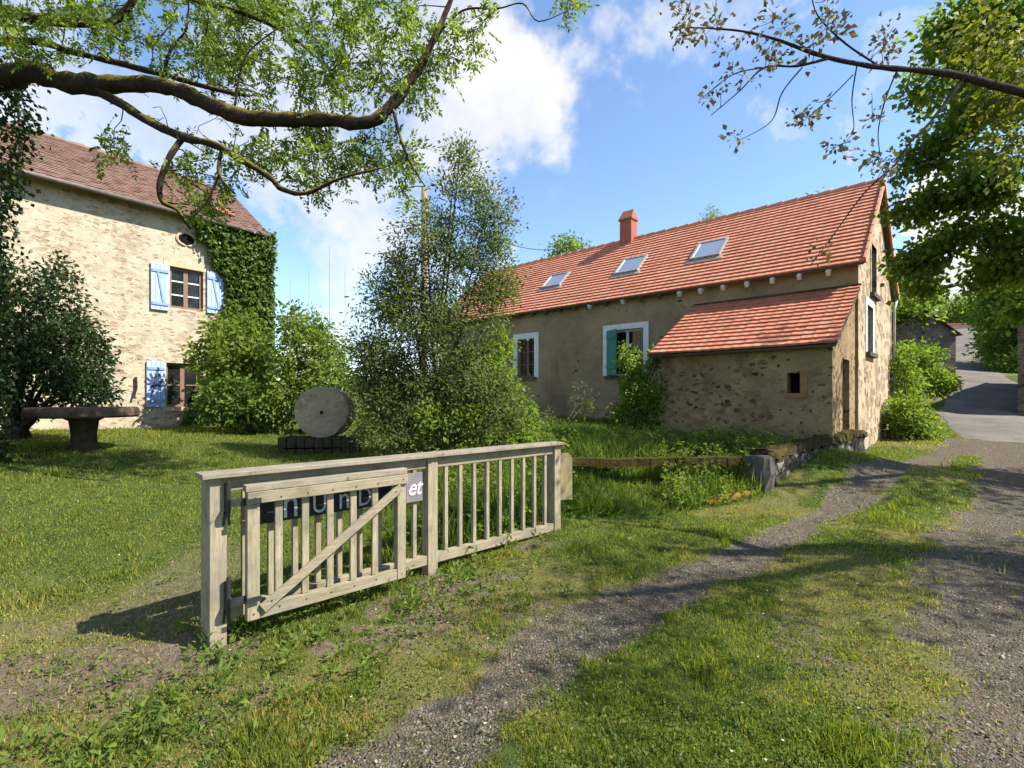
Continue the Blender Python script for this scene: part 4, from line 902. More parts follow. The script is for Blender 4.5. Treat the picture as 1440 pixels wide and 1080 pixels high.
lv = np.array([0, LD / 2, LR - LE]); LSL = np.linalg.norm(lv); lv /= LSL; lov = .38
lr = MB(); roof_tiles(lr, np.array([-LL - .1, 0, LE + .08]) - lv * lov, (1, 0, 0), lv, LL + .22, LSL + lov, 26, .17, .024, .006, 2, .012, .02)
lv2 = np.array([0, -lv[1], lv[2]]); roof_tiles(lr, np.array([-LL - .1, LD, LE + .08]) - lv2 * lov, (1, 0, 0), lv2, LL + .22, LSL + lov, 12, .34, .022, .006, 2, .01)
lro = lr.build("roof", M_OLDT, LHo)
ld = MB()
for s_, y0 in ((lv, 0.), (lv2, LD)):
    a = np.array([0, y0, LE - .04]) - s_ * (lov - .03); b = a + s_ * (LSL + lov - .04); n_ = np.array([0, -s_[2], abs(s_[1])]) if s_[1] > 0 else np.array([0, s_[2], abs(s_[1])])
    q = [a, b, b + n_ * .05, a + n_ * .05]
    ld.add([np.array([-LL - .08, 0, 0]) + k for k in q] + [np.array([.09, 0, 0]) + k for k in q], [(0, 1, 2, 3), (7, 6, 5, 4), (0, 4, 5, 1), (1, 5, 6, 2), (2, 6, 7, 3), (3, 7, 4, 0)])
ld.build("roof_deck", M_FASCIA, LHo)
rt = MB()
for i in range(30):
    x = -LL - .1 + i * (LL + .22) / 30; rt.tube([(x, LD / 2, LR + .06), (x + .45, LD / 2, LR + .075)], [.09, .105], 8)
rt.build("ridge", M_OLDT, lro)
gt_ = MB(); yg = -lv[1] * lov - .05; zg = LE + .02 - lv[2] * lov
gt_.tube([(-LL - .1, yg, zg), (.1, yg, zg)], .065, 8); gt_.build("gutter", M_GUT, LHo, smooth=True)
# a red patch of newer tiles near the right end
MB().hexa([tuple(np.array([-1.15 + dx, 0, LE + .08]) + lv * s_ + np.array([0, -lv[2], lv[1]]) * h) for h in (.02, .055) for dx, s_ in ((0, .35), (.5, .35), (.5, .8), (0, .8))]).build("new_tiles", M_CHIM, lro)
uw = window_unit(LHo, (0, 0, 0), (1, 0, 0), (0, -1, 0), ux0, ux1, uz0, uz1, M_BROWNW, .12, 2, 3, .07, .035, M_WHITEP_SUNFEET)
lt = MB().box(ux0 - .15, ux1 + .15, -.012, .05, uz1 + .003, uz1 + .2); lt.build("lintel", M_STONE, uw)
lw_ = window_unit(LHo, (0, 0, 0), (1, 0, 0), (0, -1, 0), lx0, lx1, lz0, lz1, M_BROWNW, .14, 2, 2, .07, .035)
MB().box(lx0 - .1, lx1 + .1, -.06, .1, lz0 - .12, lz0 - .003).build("sill", M_STONE, lw_)
def shutter(x0, x1, z0, z1, flower=False):
    m2 = MB(); n = 4
    for i in range(n): m2.box(x0 + (x1 - x0) * i / n + .003, x0 + (x1 - x0) * (i + 1) / n - .003, -.065, -.03, z0, z1)
    o = m2.build("shutter", M_BLUE, LHo, bevel=.003)
    b = MB(); zz = [z0 + .13 * (z1 - z0), z0 + .84 * (z1 - z0)]
    for z in zz: MB().box(x0 + .02, x1 - .02, -.09, -.0655, z - .035, z + .035).build("ledge_strip", m_strip, o)
    if not flower: b.bar((x0 + .16, -.077, zz[1] - .04), (x1 - .14, -.077, zz[0] + .04), .02, .045).build("diagonal_strip", m_strip, o)
    if flower:
        f = MB(); c = ((x0 + x1) / 2 - .03, (z0 + z1) / 2 - .02)
        for i in range(9):
            a = i * .7; f.bar((c[0], -.069, c[1] + .02), (c[0] + .20 * math.cos(a), -.069, c[1] + .1 + .23 * math.sin(a)), .006, .06)
        f.bar((c[0] - .1, -.068, c[1] - .3), (c[0] + .12, -.068, c[1] + .3), .006, .05)
        f.build("painted_flower", M_BLUED, o)
    return o
m_strip = m_plain("blue_ledge_paint", (.17, .25, .46), (.22, .31, .54), 9, .6, .3, .1)
s0 = lpt(211, 400)[0]; s1 = lpt(238, 400)[0]; shutter(s0, s1 - .02, lpt(224, 436)[1], lpt(224, 371)[1])
s0 = lpt(289, 400)[0]; s1 = lpt(313, 400)[0]; shutter(s0 + .02, s1, lpt(300, 441)[1], lpt(300, 383)[1])
s0 = lpt(205, 540)[0]; s1 = lpt(232, 540)[0]; shutter(s0, s1 - .02, lpt(218, 572)[1], lpt(218, 508)[1], True)
el = MB(); k = 20
el.add([(ov0[0] + .20 * math.cos(i * 2 * math.pi / k), -.012, ov0[1] + .15 * math.sin(i * 2 * math.pi / k)) for i in range(k)] + [(ov0[0] + .20 * math.cos(i * 2 * math.pi / k), .02, ov0[1] + .15 * math.sin(i * 2 * math.pi / k)) for i in range(k)], [tuple(range(k))] + [(i, i + k, (i + 1) % k + k, (i + 1) % k) for i in range(k)])
elo = el.build("oval_window", M_DARK, LHo)
er = MB(); er.tube([(ov0[0] + .24 * math.cos(i * 2 * math.pi / k), -.015, ov0[1] + .18 * math.sin(i * 2 * math.pi / k)) for i in range(k + 1)], .035, 6, False); er.build("stone_surround", M_STONE, elo)
hk = MB(); p = lpt(190, 530); q_ = lpt(186, 560); hk.tube([(p[0], -.05, p[1]), (p[0] + .01, -.06, (p[1] + q_[1]) / 2), (q_[0], -.08, q_[1])], .03, 6); hk.build("iron_tie", M_IRON, LHo)

# ------------------------------------------------------------------ millstones
tb = at(118, 580, 8.5); tz = h1(tb[0], tb[1])
tbl = thing("millstone_table", "round brown millstone table on a dark stone pedestal on the lawn", "table", (tb[0], tb[1], tz))
R_ = .75; T0 = EYE - 22 / F * 8.5 - tz - .055
MB().lathe([(R_ * .96, T0), (R_, T0 + .03), (R_ * 1.005, T0 + .1), (R_ * .99, T0 + .145), (R_ * .96, T0 + .165), (.12, T0 + .17)], 48).build("table_top", M_STONED, tbl)
MB().lathe([(.21, -.15), (.22, .06), (.18, .12), (.17, .25), (.20, T0 - .06), (.27, T0 - .02), (.25, T0 - .002)], 20).build("pedestal", M_MOSSST, tbl)
mY = 9.3; mc = at(452, 580, mY); mr = 36.5 / F * mY
ms = thing("millstone", "upright pale round millstone with a square eye set on a mossy block", "millstone", (mc[0], mc[1], mc[2] - mr))
def disc(mb, c, r, th, ang, n=40, hole=0):
    ax_ = Vector((math.sin(ang), -math.cos(ang), 0)); si = Vector((math.cos(ang), math.sin(ang), 0)); V = []
    for d in (0, th * .15, th * .85, th):
        rr = r * (.97 if d in (0, th) else 1)
        for i in range(n):
            a = 2 * math.pi * i / n; q = Vector(c) - ax_ * d + (si * math.cos(a) + Vector((0, 0, 1)) * math.sin(a)) * rr * (1 + .012 * math.sin(3 * a + r) + rng.normal(0, .007) - (.05 if 5.35 < a < 5.75 and d < th * .5 else 0)); V.append(q)
    fs = [tuple(range(n))[::-1], tuple(range(3 * n, 4 * n))] + [(k * n + i, k * n + (i + 1) % n, (k + 1) * n + (i + 1) % n, (k + 1) * n + i) for k in range(3) for i in range(n)]
    mb.add(V, [f[::-1] for f in fs]); return ax_, si
ma = .2
dm = MB(); axm, sim = disc(dm, (0, 0, mr), mr, .17, ma); dm.build("stone_disc", M_MILL, ms)
e0 = Vector((0, 0, mr)) + axm * .004; ey = MB(); hs = .028
ey.add([e0 + sim * a * hs + Vector((0, 0, b * hs)) for a, b in ((-1, -1), (1, -1), (1, 1), (-1, 1))] + [e0 - axm * .1 + sim * a * hs + Vector((0, 0, b * hs)) for a, b in ((-1, -1), (1, -1), (1, 1), (-1, 1))], [(0, 1, 2, 3), (0, 4, 5, 1), (1, 5, 6, 2), (2, 6, 7, 3), (3, 7, 4, 0)])
ey.build("eye", M_DARK, ms)
m2o = Vector((mc[0], mc[1], mc[2])) - axm * .2 + sim * .10
ms2 = thing("millstone", "second millstone leaning close behind the upright one, only its pale rim showing", "millstone", (m2o.x, m2o.y, m2o.z - mr))
dm = MB(); disc(dm, (0, 0, mr), mr * .98, .2, ma - .02); dm.build("stone_disc", M_MILL, ms2)
bb = at(448, 628, 9.25); bz = mc[2] - mr + .02
MBb = MB()
for i in range(9):
    for j in range(2):
        for k in range(2):
            x0 = -.68 + i * .155; z0 = -.38 + .21 * k; MBb.box(x0 + .004, x0 + .15 + rng.uniform(-.01, .004), -.32 + .36 * j + rng.uniform(-.02, .02), .02 + .36 * j, z0, z0 + .20 + rng.uniform(-.02, .008) - (.02 if k else 0))
bl = MBb.build("stone_plinth", M_MOSSST, bevel=.012); bl.location = (bb[0] + .0, mc[1] + .12, bz); bl.rotation_euler = (0, 0, .12); tag(bl, "low dark mossy stone plinth under the upright millstone", "plinth")

# ------------------------------------------------------------------ low wall, pillar, beam, moss kerb
def rough_block(name, mat, a, b, w, z0, z1a, z1b, nseg, label, cat, jit=.03, lvl=4, cap=None):
    a = np.array(a, float); b = np.array(b, float); t = unit(b - a); n = np.array([t[1], -t[0]]); root = thing(name, label, cat, (a[0], a[1], z0), 0)
    m2 = MB(); prof = [(-w / 2, 0)] + [(-w / 2, k / lvl) for k in range(1, lvl + 1)] + [(0, 1.02)] + [(w / 2, 1 - k / lvl) for k in range(0, lvl + 1)]
    V = []; k = len(prof)
    for i in range(nseg + 1):
        s = i / nseg; c = a + (b - a) * s; zt = z1a + (z1b - z1a) * s
        for (d, h) in prof:
            jj = rng.normal(size=3) * jit; V.append((c[0] + n[0] * d + jj[0] - a[0], c[1] + n[1] * d + jj[1] - a[1], (zt - z0) * h + (jj[2] * .6 if h > .1 else -.2)))
    fs = [(i * k + j, i * k + j + 1, (i + 1) * k + j + 1, (i + 1) * k + j) for i in range(nseg) for j in range(k - 1)] + [tuple(range(k))[::-1], tuple(nseg * k + j for j in range(k))]
    m2.add(V, [f[::-1] for f in fs]); m2.build("wall_body", mat, root)
    if cap is not None:
        m3 = MB(); V = []
        for i in range(nseg * 2 + 1):
            s = i / nseg / 2; c = a + (b - a) * s; zt = z1a + (z1b - z1a) * s
            for (d, h) in ((-w / 2 - .03, -.05), (-w / 2, .05), (0, .08), (w / 2, .05), (w / 2 + .03, -.05)):
                jj = rng.normal(size=3) * .02; V.append((c[0] + n[0] * d + jj[0] - a[0], c[1] + n[1] * d + jj[1] - a[1], zt - z0 + h + jj[2]))
        m3.add(V, [((i + 1) * 5 + j, (i + 1) * 5 + j + 1, i * 5 + j + 1, i * 5 + j) for i in range(nseg * 2) for j in range(4)] + [(0, 1, 2, 3, 4), tuple(nseg * 10 + j for j in (4, 3, 2, 1, 0))] + [(i * 5, (i + 1) * 5, (i + 1) * 5 + 4, i * 5 + 4) for i in range(nseg * 2)]); m3.build("coping", cap, root, smooth=True)
    return root
M_MOSSD = m_plain("brown_moss", (.02, .016, .008), (.085, .06, .02), 14, .95, .05, 1.)
rough_block("low_stone_wall", M_LOWW, (3.85, 7.85), (7.45, 11.1), .34, .05, .74, .86, 26, "low dark rubble wall running from the grey stone to the house corner", "wall", .022, 4, M_MOSSD)
rough_block("stone_pillar", M_PILLAR, (3.62, 7.62), (3.86, 7.76), .33, .0, .74, .72, 3, "squat grey dressed stone standing at the end of the low wall", "stone", .02, 3)
ba, bb_ = at(798, 650, 7.5), at(1052, 648, 7.85)
bm_ = MB(); k = 14; pts = [ba + (bb_ - ba) * i / k + rng.normal(size=3) * .008 for i in range(k + 1)]
for i in range(k): bm_.bar(pts[i], pts[i + 1] + (pts[i + 1] - pts[i]) * .01, .2, .11)
beam = bm_.build("timber_beam", M_MOSSD); tag(beam, "long dark mossy timber beam lying level between fence and grey stone", "beam")
kb = MB(); kp = [at(945, 713, 6.9), at(985, 702, 7.1), at(1020, 696, 7.25), at(1056, 690, 7.4)]
for p in kp: p[2] = h1(p[0], p[1]) + .01
kb.tube(np.array([kp[0] + (kp[3] - kp[0]) * t + np.array([0, .02 * math.sin(9 * t), 0]) for t in np.linspace(0, 1, 22)]), np.abs(rng.normal(.075, .018, 22)) * np.linspace(.6, 1.2, 22), 11); kb.v = [tuple(np.array(p) + rng.normal(size=3) * .014) for p in kb.v]; kbo = kb.build("mossy_kerbstone", M_MOSS, smooth=True); tag(kbo, "golden mossy kerb stone in the grass in front of the grey stone", "kerb")

# ------------------------------------------------------------------ far buildings
def simple_house(name, label, cat, corner, rz, lx, ly, z0, ze, zr, wm, rm, openings=(), ridge_x=True):
    r = thing(name, label, cat, (corner[0], corner[1], z0), rz); w = MB(); e = ze - z0; k = zr - z0
    if ridge_x: tf = (lambda x: e); ts = lambda y: e + (k - e) * (1 - abs(y - ly / 2) / (ly / 2))
    else: ts = (lambda y: e); tf = lambda x: e + (k - e) * (1 - abs(x - lx / 2) / (lx / 2))
    wall_panel(w, (0, 0, 0), (1, 0, 0), (0, -1, 0), 0, lx, -1.5, tf, list(openings), .2, (lx / 2,)); wall_panel(w, (lx, 0, 0), (0, 1, 0), (1, 0, 0), 0, ly, -1.5, ts, [], breaks=(ly / 2,))
    wall_panel(w, (lx, ly, 0), (-1, 0, 0), (0, 1, 0), 0, lx, -1.5, lambda x: tf(lx - x), [], breaks=(lx / 2,)); wall_panel(w, (0, ly, 0), (0, -1, 0), (-1, 0, 0), 0, ly, -1.5, lambda y: ts(ly - y), [], breaks=(ly / 2,))
    w.build("wall", wm, r)
    if openings: MB().box(.3, lx - .3, .3, ly - .3, 0, e - .1).build("interior", M_DARK, r)
    rm_ = MB()
    if ridge_x:
        s = np.array([0, ly / 2, k - e]); sl_ = np.linalg.norm(s); s /= sl_
        roof_tiles(rm_, np.array([-.2, 0, e + .03]) - s * .25, (1, 0, 0), s, lx + .4, sl_ + .25, 12, .5, .03, 0, 1); s2 = np.array([0, -s[1], s[2]]); roof_tiles(rm_, np.array([-.2, ly, e + .03]) - s2 * .25, (1, 0, 0), s2, lx + .4, sl_ + .25, 12, .5, .03, 0, 1)
    else:
        s = np.array([lx / 2, 0, k - e]); sl_ = np.linalg.norm(s); s /= sl_
        roof_tiles(rm_, np.array([0, -.2, e + .03]) - s * .25, (0, 1, 0), s, ly + .4, sl_ + .25, 12, .5, .03, 0, 1); s2 = np.array([-s[0], 0, s[2]]); roof_tiles(rm_, np.array([lx, -.2, e + .03]) - s2 * .25, (0, 1, 0), s2, ly + .4, sl_ + .25, 12, .5, .03, 0, 1)
    rm_.build("roof", rm, r); return r
# grey barn up the road: gable towards us
gb0 = at(1252, 525, 27); gb1 = at(1336, 522, 27)
ang = math.atan2(gb1[1] - gb0[1], gb1[0] - gb0[0])
simple_house("stone_barn", "grey stone barn with its blank gable beside the climbing road", "barn", (gb0[0], gb0[1]), ang - .12, gb1[0] - gb0[0], 7, gb0[2] - .2, at(1336, 470, 27)[2], at(1295, 438, 27)[2], M_FARW, M_OLDT, [(2.3, 2.32, 1.5, 1.52)], False)
fh = at(1337, 478, 74)
simple_house("cottage", "small far cottage with warm walls at the top of the road", "house", (fh[0], fh[1]), -.3, 4.2, 9, fh[2] - .5, at(1340, 457, 74)[2], at(1340, 450, 74)[2], M_FARW2, M_TILE, [(.9, 1.7, .9, 1.9)], True)
rb = (19.75, 20.0)
simple_house("roadside_barn", "brown stone barn wall cut off by the right edge of the picture", "barn", rb, math.atan2(.66, .75) - math.pi / 2, 6, 9, 1.0, 4.5, 6.6, M_BARN, M_OLDT, [(1.5, 2.6, 0, 2.2)], False)

# ------------------------------------------------------------------ utility pole and cable, thin masts
pz = h1(-2.4, 14); up_ = thing("utility_pole", "weathered wooden utility pole rising behind the tall central shrub", "pole", (-2.4, 14, pz))
pt_ = at(594, 264, 14); MB().tube([(0, 0, -.3), (0, 0, 3), (.0, 0, pt_[2] - pz)], [.10, .09, .075], 10).build("post", M_POLE, up_, smooth=True)
MB().bar((-.1, -.1, pt_[2] - pz - .4), (.1, -.1, pt_[2] - pz - .4), .05, .06).build("bracket", M_IRON, up_)
wa_ = np.array([-2.3, 14, pt_[2] - .35]); wb_ = at(790, 349, 20.6); tt = np.linspace(0, 1, 24)[:, None]
cw = wa_ + (wb_ - wa_) * tt - np.array([0, 0, .5]) * (4 * tt * (1 - tt)); cb = MB().tube(cw, .014, 5).build("overhead_cable", M_IRON); tag(cb, "thin black overhead cable sagging from the pole to the roof", "cable")
for (u, vt, vb, Yd, lb) in ((408, 390, 445, 17.0, "shortest grey garden cane left of the tallest one"), (434, 378, 455, 17.0, "brownish garden cane standing second from the left above the elder"), (463, 345, 470, 16.5, "tallest pale cane of the four above the flowering elder"), (485, 372, 455, 17.5, "thin cane nearest the big central shrub, rightmost of four")):
    p1 = at(u, vt, Yd); gz = h1(p1[0], p1[1]); o = MB().tube([(0, 0, -.2), (.01, 0, (p1[2] - gz) * .5), (0, .02, p1[2] - gz)], [.014, .012, .005], 6).build("garden_cane", M_TAN)
    o.location = (p1[0], p1[1], gz); tag(o, lb, "cane", "tall thin canes behind the flowering elder")

# ------------------------------------------------------------------ ash tree over the left house
def pl_(l, k=.72): return np.array([at(u, v, Y) for u, v, Y, r in l]), np.array([q[3] for q in l]) * k
tg = h1(-7.75, 7.0)
ash_paths = [(np.array([(-7.9, 7.0, tg - .2), (-7.85, 7.0, tg + .4), (-7.8, 7.0, 2.6), (-7.75, 7.0, 4.3), (-7.7, 7.0, 5.9), (-7.4, 7.1, 7.6), (-7.0, 7.2, 9.2)]), np.array([.62, .5, .44, .42, .4, .25, .12])),
 pl_([(-75, 122, 7, .27), (0, 112, 6.8, .2), (40, 100, 6.7, .19), (100, 118, 6.6, .17), (170, 118, 6.5, .145), (230, 120, 6.4, .13), (280, 140, 6.3, .13), (330, 162, 6.3, .13), (390, 168, 6.3, .12), (450, 168, 6.3, .11), (515, 172, 6.3, .105), (550, 150, 6.4, .085), (590, 95, 6.5, .07), (610, 55, 6.6, .06), (630, 10, 6.7, .05), (655, -50, 6.8, .03)]),
 pl_([(120, 122, 6.6, .1), (160, 140, 6.5, .08), (200, 165, 6.4, .075), (250, 190, 6.3, .07), (300, 203, 6.2, .058), (340, 225, 6.1, .052), (380, 250, 6.0, .045), (397, 266, 6, .04), (430, 272, 6, .034), (480, 250, 6, .024), (540, 236, 6.1, .012)]),
 pl_([(256, 195, 6.3, .055), (238, 222, 6.2, .048), (225, 258, 6.2, .045), (228, 283, 6.2, .042), (250, 296, 6.2, .032), (268, 322, 6.2, .02)]),
 pl_([(312, 208, 6.2, .032), (308, 245, 6.1, .027), (330, 272, 6.1, .018)]), pl_([(308, 245, 6.1, .02), (290, 285, 6.1, .014), (265, 310, 6.1, .01)]),
 pl_([(-60, 30, 7.1, .12), (0, 15, 7.1, .1), (40, 25, 7.1, .09), (140, 33, 7, .075), (175, 15, 7, .06), (200, -20, 7, .05)]),
 pl_([(-40, 60, 7, .1), (45, 58, 6.9, .065), (100, 72, 6.8, .055), (180, 92, 6.7, .05), (240, 108, 6.6, .045), (300, 125, 6.6, .036), (350, 135, 6.6, .024)]),
 pl_([(553, 155, 6.35, .034), (565, 200, 6.2, .026), (580, 235, 6.2, .018), (598, 262, 6.2, .01)]),
 pl_([(200, -20, 7, .05), (290, 5, 7, .045), (340, 18, 6.9, .04), (400, 45, 6.8, .03), (445, 80, 6.7, .02), (480, 110, 6.6, .012)]),
 pl_([(610, 55, 6.6, .03), (650, 15, 6.6, .02), (700, 12, 6.5, .014), (735, 5, 6.5, .012), (757, 30, 6.4, .01), (800, 14, 6.4, .006)]),
 pl_([(228, 115, 6.4, .03), (240, 70, 6.4, .022), (262, 40, 6.4, .016), (265, -10, 6.5, .01)]), pl_([(330, 150, 6.3, .02), (345, 80, 6.3, .014), (390, 40, 6.3, .01)])]
at_px = [(250, 30, 130, 45, 42), (400, 45, 130, 60, 64), (540, 40, 90, 50, 36), (330, 105, 90, 40, 26), (480, 110, 80, 40, 32), (600, 110, 45, 40, 16), (655, 60, 35, 35, 9), (430, 215, 105, 35, 42), (545, 210, 50, 35, 18), (560, 250, 35, 25, 6), (165, 195, 28, 30, 6), (290, 240, 60, 35, 12), (90, 40, 60, 50, 18), (20, 40, 40, 50, 14), (795, 10, 25, 10, 4), (285, 290, 35, 25, 9), (470, 262, 40, 20, 7), (680, 15, 25, 25, 4)]
ash_tips = np.vstack([px_tips(at_px, 6.1, 7.8), blob_tips([(-4.5, 6.5, 7.6, 3.2, 1.8, 1.0, 90), (-8, 7, 8.5, 2.2, 2.2, 1.6, 60)])])
ash_dead = grow(ash_paths[1:], px_tips([(330, 190, 60, 30, 10), (190, 150, 50, 25, 7), (420, 150, 60, 25, 8), (300, 260, 40, 40, 8), (480, 230, 60, 35, 8), (150, 60, 90, 30, 8), (560, 120, 50, 50, 8), (450, 60, 120, 50, 10)], 6.0, 6.9), .12, .02, .004, .16)
plant("ash_tree", "large old ash tree with mossy spreading limbs over the left house", "tree", (-7.9, 7.0, tg), ash_paths, ash_tips, L_ASH, M_BARKM, ('pinnate', 6.5, .22, 5, .072, .029, .06), step=.14, up=.03, tipr=.0065, wob=.12, extra=ash_dead)
def ivy_leaves(P, D, L=.075): return leaf_quads(P, D, L * rng.uniform(.6, 1.25, len(P)), L * .85 * rng.uniform(.7, 1.2, len(P)), .12, .2)
# ivy on the ash trunk
n = 9000; a = rng.uniform(0, 6.283, n); zz = rng.uniform(tg, 6.4, n); rr = .48 + np.abs(rng.normal(0, .12, n)) + .32 * sstep(4.1, 5.1, zz) * fbm(zz * 1.4, a * 1.2, 5) * 1.4
P = np.stack([-7.78 + rr * np.cos(a), 7 + rr * np.sin(a), zz], 1); D = np.stack([np.cos(a) * .7, np.sin(a) * .7, -np.ones(n)], 1) + rng.normal(size=(n, 3)) * .4
tiv = thing("ivy", "dark ivy sheathing the ash trunk at the left edge", "ivy", (-7.78, 7, tg)); raw_mesh("foliage", ivy_leaves(P, D) - np.array([-7.78, 7, tg]), 4, L_DARK, rng.random(n), tiv)
st = MB()
for i in range(6):
    a0 = i * 1.05; st.tube([(.46 * math.cos(a0 + z * .15), .46 * math.sin(a0 + z * .15), z) for z in np.linspace(0, 5, 12)], .02, 5)
st.build("stem", M_BARK, tiv)
# ivy on the corner of the tall house
def house_ivy():
    n = 15000; x = rng.uniform(-2.4, .32, n); z = rng.uniform(.6, 7.0, n)
    e = (fbm(x * 1.3, z * 1.3, 17, 4) - .5) * .9
    left = np.interp(z, [0.6, 2, 3.6, 4.6, 5.2, 6.0, 6.8], [-2.2, -1.8, -1.5, -1.15, -1.15, -1.75, -2.1])
    k = (x > left + e * .8) & (z < 6.75 + e * .5); x, z = x[k], z[k]; n = len(x)
    dep = np.abs(rng.normal(0, .10, n)) + .28 * fbm(x * 2.2, z * 2.2, 23, 3) * sstep(0, .5, x - left[k] + .2)
    y = -dep; side = x > .12; 
    c, s = math.cos(LHA), math.sin(LHA)
    P = np.stack([x * c - y * s + LHX, x * s + y * c + LHY, z], 1); nrm = np.array([s, -c, 0])
    D = nrm * .55 + np.array([0, 0, -1.0]) + rng.normal(size=(n, 3)) * .38
    b = np.array([LHX, LHY, .8]); r = thing("ivy", "thick glossy ivy climbing the right corner of the tall house to the eaves", "ivy", tuple(b))
    raw_mesh("foliage", ivy_leaves(P, D, .125) - b, 4, L_IVY, np.clip(rng.normal(.5, .25, n), 0, 1), r)
    m = 6000; zz = rng.uniform(.8, 6.8, m); yy = rng.uniform(-.2, 1.6, m); xx = .05 + np.abs(rng.normal(0, .14, m))
    P = np.stack([xx * c - yy * s + LHX, xx * s + yy * c + LHY, zz], 1); D = np.array([c, s, 0]) * .5 + np.array([0, 0, -1.]) + rng.normal(size=(m, 3)) * .4
    raw_mesh("side_foliage", ivy_leaves(P, D, .12) - b, 4, L_IVY, np.clip(rng.normal(.4, .25, m), 0, 1), r)
    w = MB()
    for i in range(5):
        q = []
        for t in np.linspace(0, 5.6, 14):
            xl = -.9 + .3 * i + .12 * math.sin(t * 1.4 + i); q.append((xl * c + .03 * s, xl * s - .03 * c, t))
        w.tube(q, np.linspace(.03, .01, 14), 5)
    w.build("stem", M_BARK, r)
house_ivy()

# ------------------------------------------------------------------ shrubs and trees
def stems(base, tops, r0=.03, r1=.012, n=6, bend=.15):
    b = np.array(base, float); out = []
    for t in tops:
        t = np.array(t, float); s = np.linspace(0, 1, n)[:, None]; c = b * .5 + t * .5; c[:2] = b[:2] + (t[:2] - b[:2]) * bend
        out.append(((1 - s) ** 2 * (b + rng.normal(size=3) * np.array([.08, .08, 0])) + 2 * s * (1 - s) * c + s ** 2 * t, np.linspace(r0, r1, n)))
    return out
def B(u, v, Y, ru, rv, ry, n): p = at(u, v, Y); return (p[0], p[1], p[2], ru / F * Y, ry, rv / F * Y, n)
# central willow shrub
Yw = 8.7; wb0 = at(610, 640, Yw); wz = h1(wb0[0], Yw); base = (wb0[0], Yw, wz)
tops = [at(u, v, Yw + d) for u, v, d in ((560, 330, .1), (600, 300, -.2), (640, 230, 0), (650, 190, .2), (690, 330, .2), (690, 280, -.2), (540, 430, -.3), (680, 460, -.5), (720, 540, -.4), (530, 540, -.3), (610, 420, -.6))]
wt = blob_tips([B(655, 215, Yw, 26, 40, .25, 14), B(650, 270, Yw, 48, 42, .4, 30), B(692, 310, Yw, 34, 50, .4, 34), B(620, 340, Yw, 72, 60, .6, 80), B(690, 370, Yw, 38, 50, .5, 38), B(560, 420, Yw, 52, 70, .6, 75), B(610, 450, Yw, 105, 70, .9, 170), B(600, 545, Yw, 112, 75, 1.0, 240), B(700, 410, Yw, 34, 24, .3, 22), B(680, 580, Yw - .3, 60, 65, .7, 140), B(560, 560, Yw, 60, 70, .7, 90), B(520, 510, Yw, 32, 60, .5, 45), B(570, 612, Yw - .4, 80, 32, .7, 70)], .8)
plant("willow_shrub", "tall feathery grey green shrub with upright stems in front of the long house", "shrub", base, stems(base, tops, .028, .008, 8, .35), wt, L_WILLOW, M_BARK, ('simple', 52, .07, .028, .10, .05, .85, .6), up=.12, tipr=.003, step=.13)
# brighter shrub joining its right foot
def bush(name, label, blobs, leaf, bark, spec, group=None, cat="shrub", tops=None, r0=.03, up=.15, shell=.6, by=None):
    tips = blob_tips(blobs, shell); cx = np.mean([b[0] for b in blobs]); cy = np.mean([b[1] for b in blobs]); cz = h1(cx, cy)
    base = (float(cx), float(cy), cz)
    tt = [(b[0] + .3 * b[3] * s_, b[1], b[2] + .2 * b[5]) for b in blobs for s_ in (-1, 1)]
    return plant(name, label, cat, base, stems((cx, cy, cz - .1), tt, r0, .01), tips, leaf, bark, spec, group, up=up)
bush("hazel_bush", "bright green leafy bush below the small window of the long house", [B(690, 560, 8.9, 48, 65, .6, 170), B(718, 600, 8.8, 40, 42, .5, 120), B(690, 500, 9.2, 35, 40, .5, 60), B(640, 600, 8.1, 60, 32, .4, 90)], L_LIME, M_BARK, ('simple', 17, .085, .05, .075, .2, .7, .6))
bush("dark_laurel", "dark green evergreen shrub shading the left end of the tall house", [B(50, 440, 9.6, 58, 85, .9, 190), B(95, 500, 9.4, 48, 65, .8, 160), B(20, 520, 9.4, 60, 90, .9, 170), B(118, 545, 9.2, 30, 40, .6, 70), B(-60, 430, 9.6, 80, 100, .9, 120), B(-70, 550, 9.4, 80, 60, .8, 90)], L_DARK, M_BARKD, ('simple', 20, .095, .05, .09, .25, .7, .6), r0=.06)
bush("elder_bush", "light green elder bush against the ivy corner of the tall house", [B(345, 470, 13.4, 30, 30, .5, 50), B(322, 520, 12.8, 34, 50, .7, 90), B(358, 530, 12.8, 26, 55, .6, 80), B(300, 470, 13.6, 18, 24, .4, 22), B(275, 500, 13.4, 14, 26, .3, 16)], L_ELDER, M_BARK, ('simple', 18, .14, .075, .11, .3, .7, .6), r0=.05)
bush("viburnum", "dark leafy bush with drooping leaves beside the lower blue shutter", [B(335, 565, 12.0, 55, 40, .6, 130), B(375, 585, 11.8, 25, 25, .5, 50)], L_IVY, M_BARK, ('simple', 20, .12, .07, .1, .4, .7, .6))
bush("flowering_elder", "pale green elder with flat cream flower heads behind the millstone", [B(432, 520, 12.4, 44, 50, .7, 120), B(412, 455, 12.6, 18, 34, .4, 30), B(465, 550, 12.0, 32, 42, .6, 80), B(408, 565, 12.0, 26, 36, .6, 66), B(452, 480, 12.6, 24, 24, .4, 30)], L_ELDER, M_BARK, ('simple', 17, .13, .065, .11, .3, .7, .6), r0=.05)
n = 46; Q = []
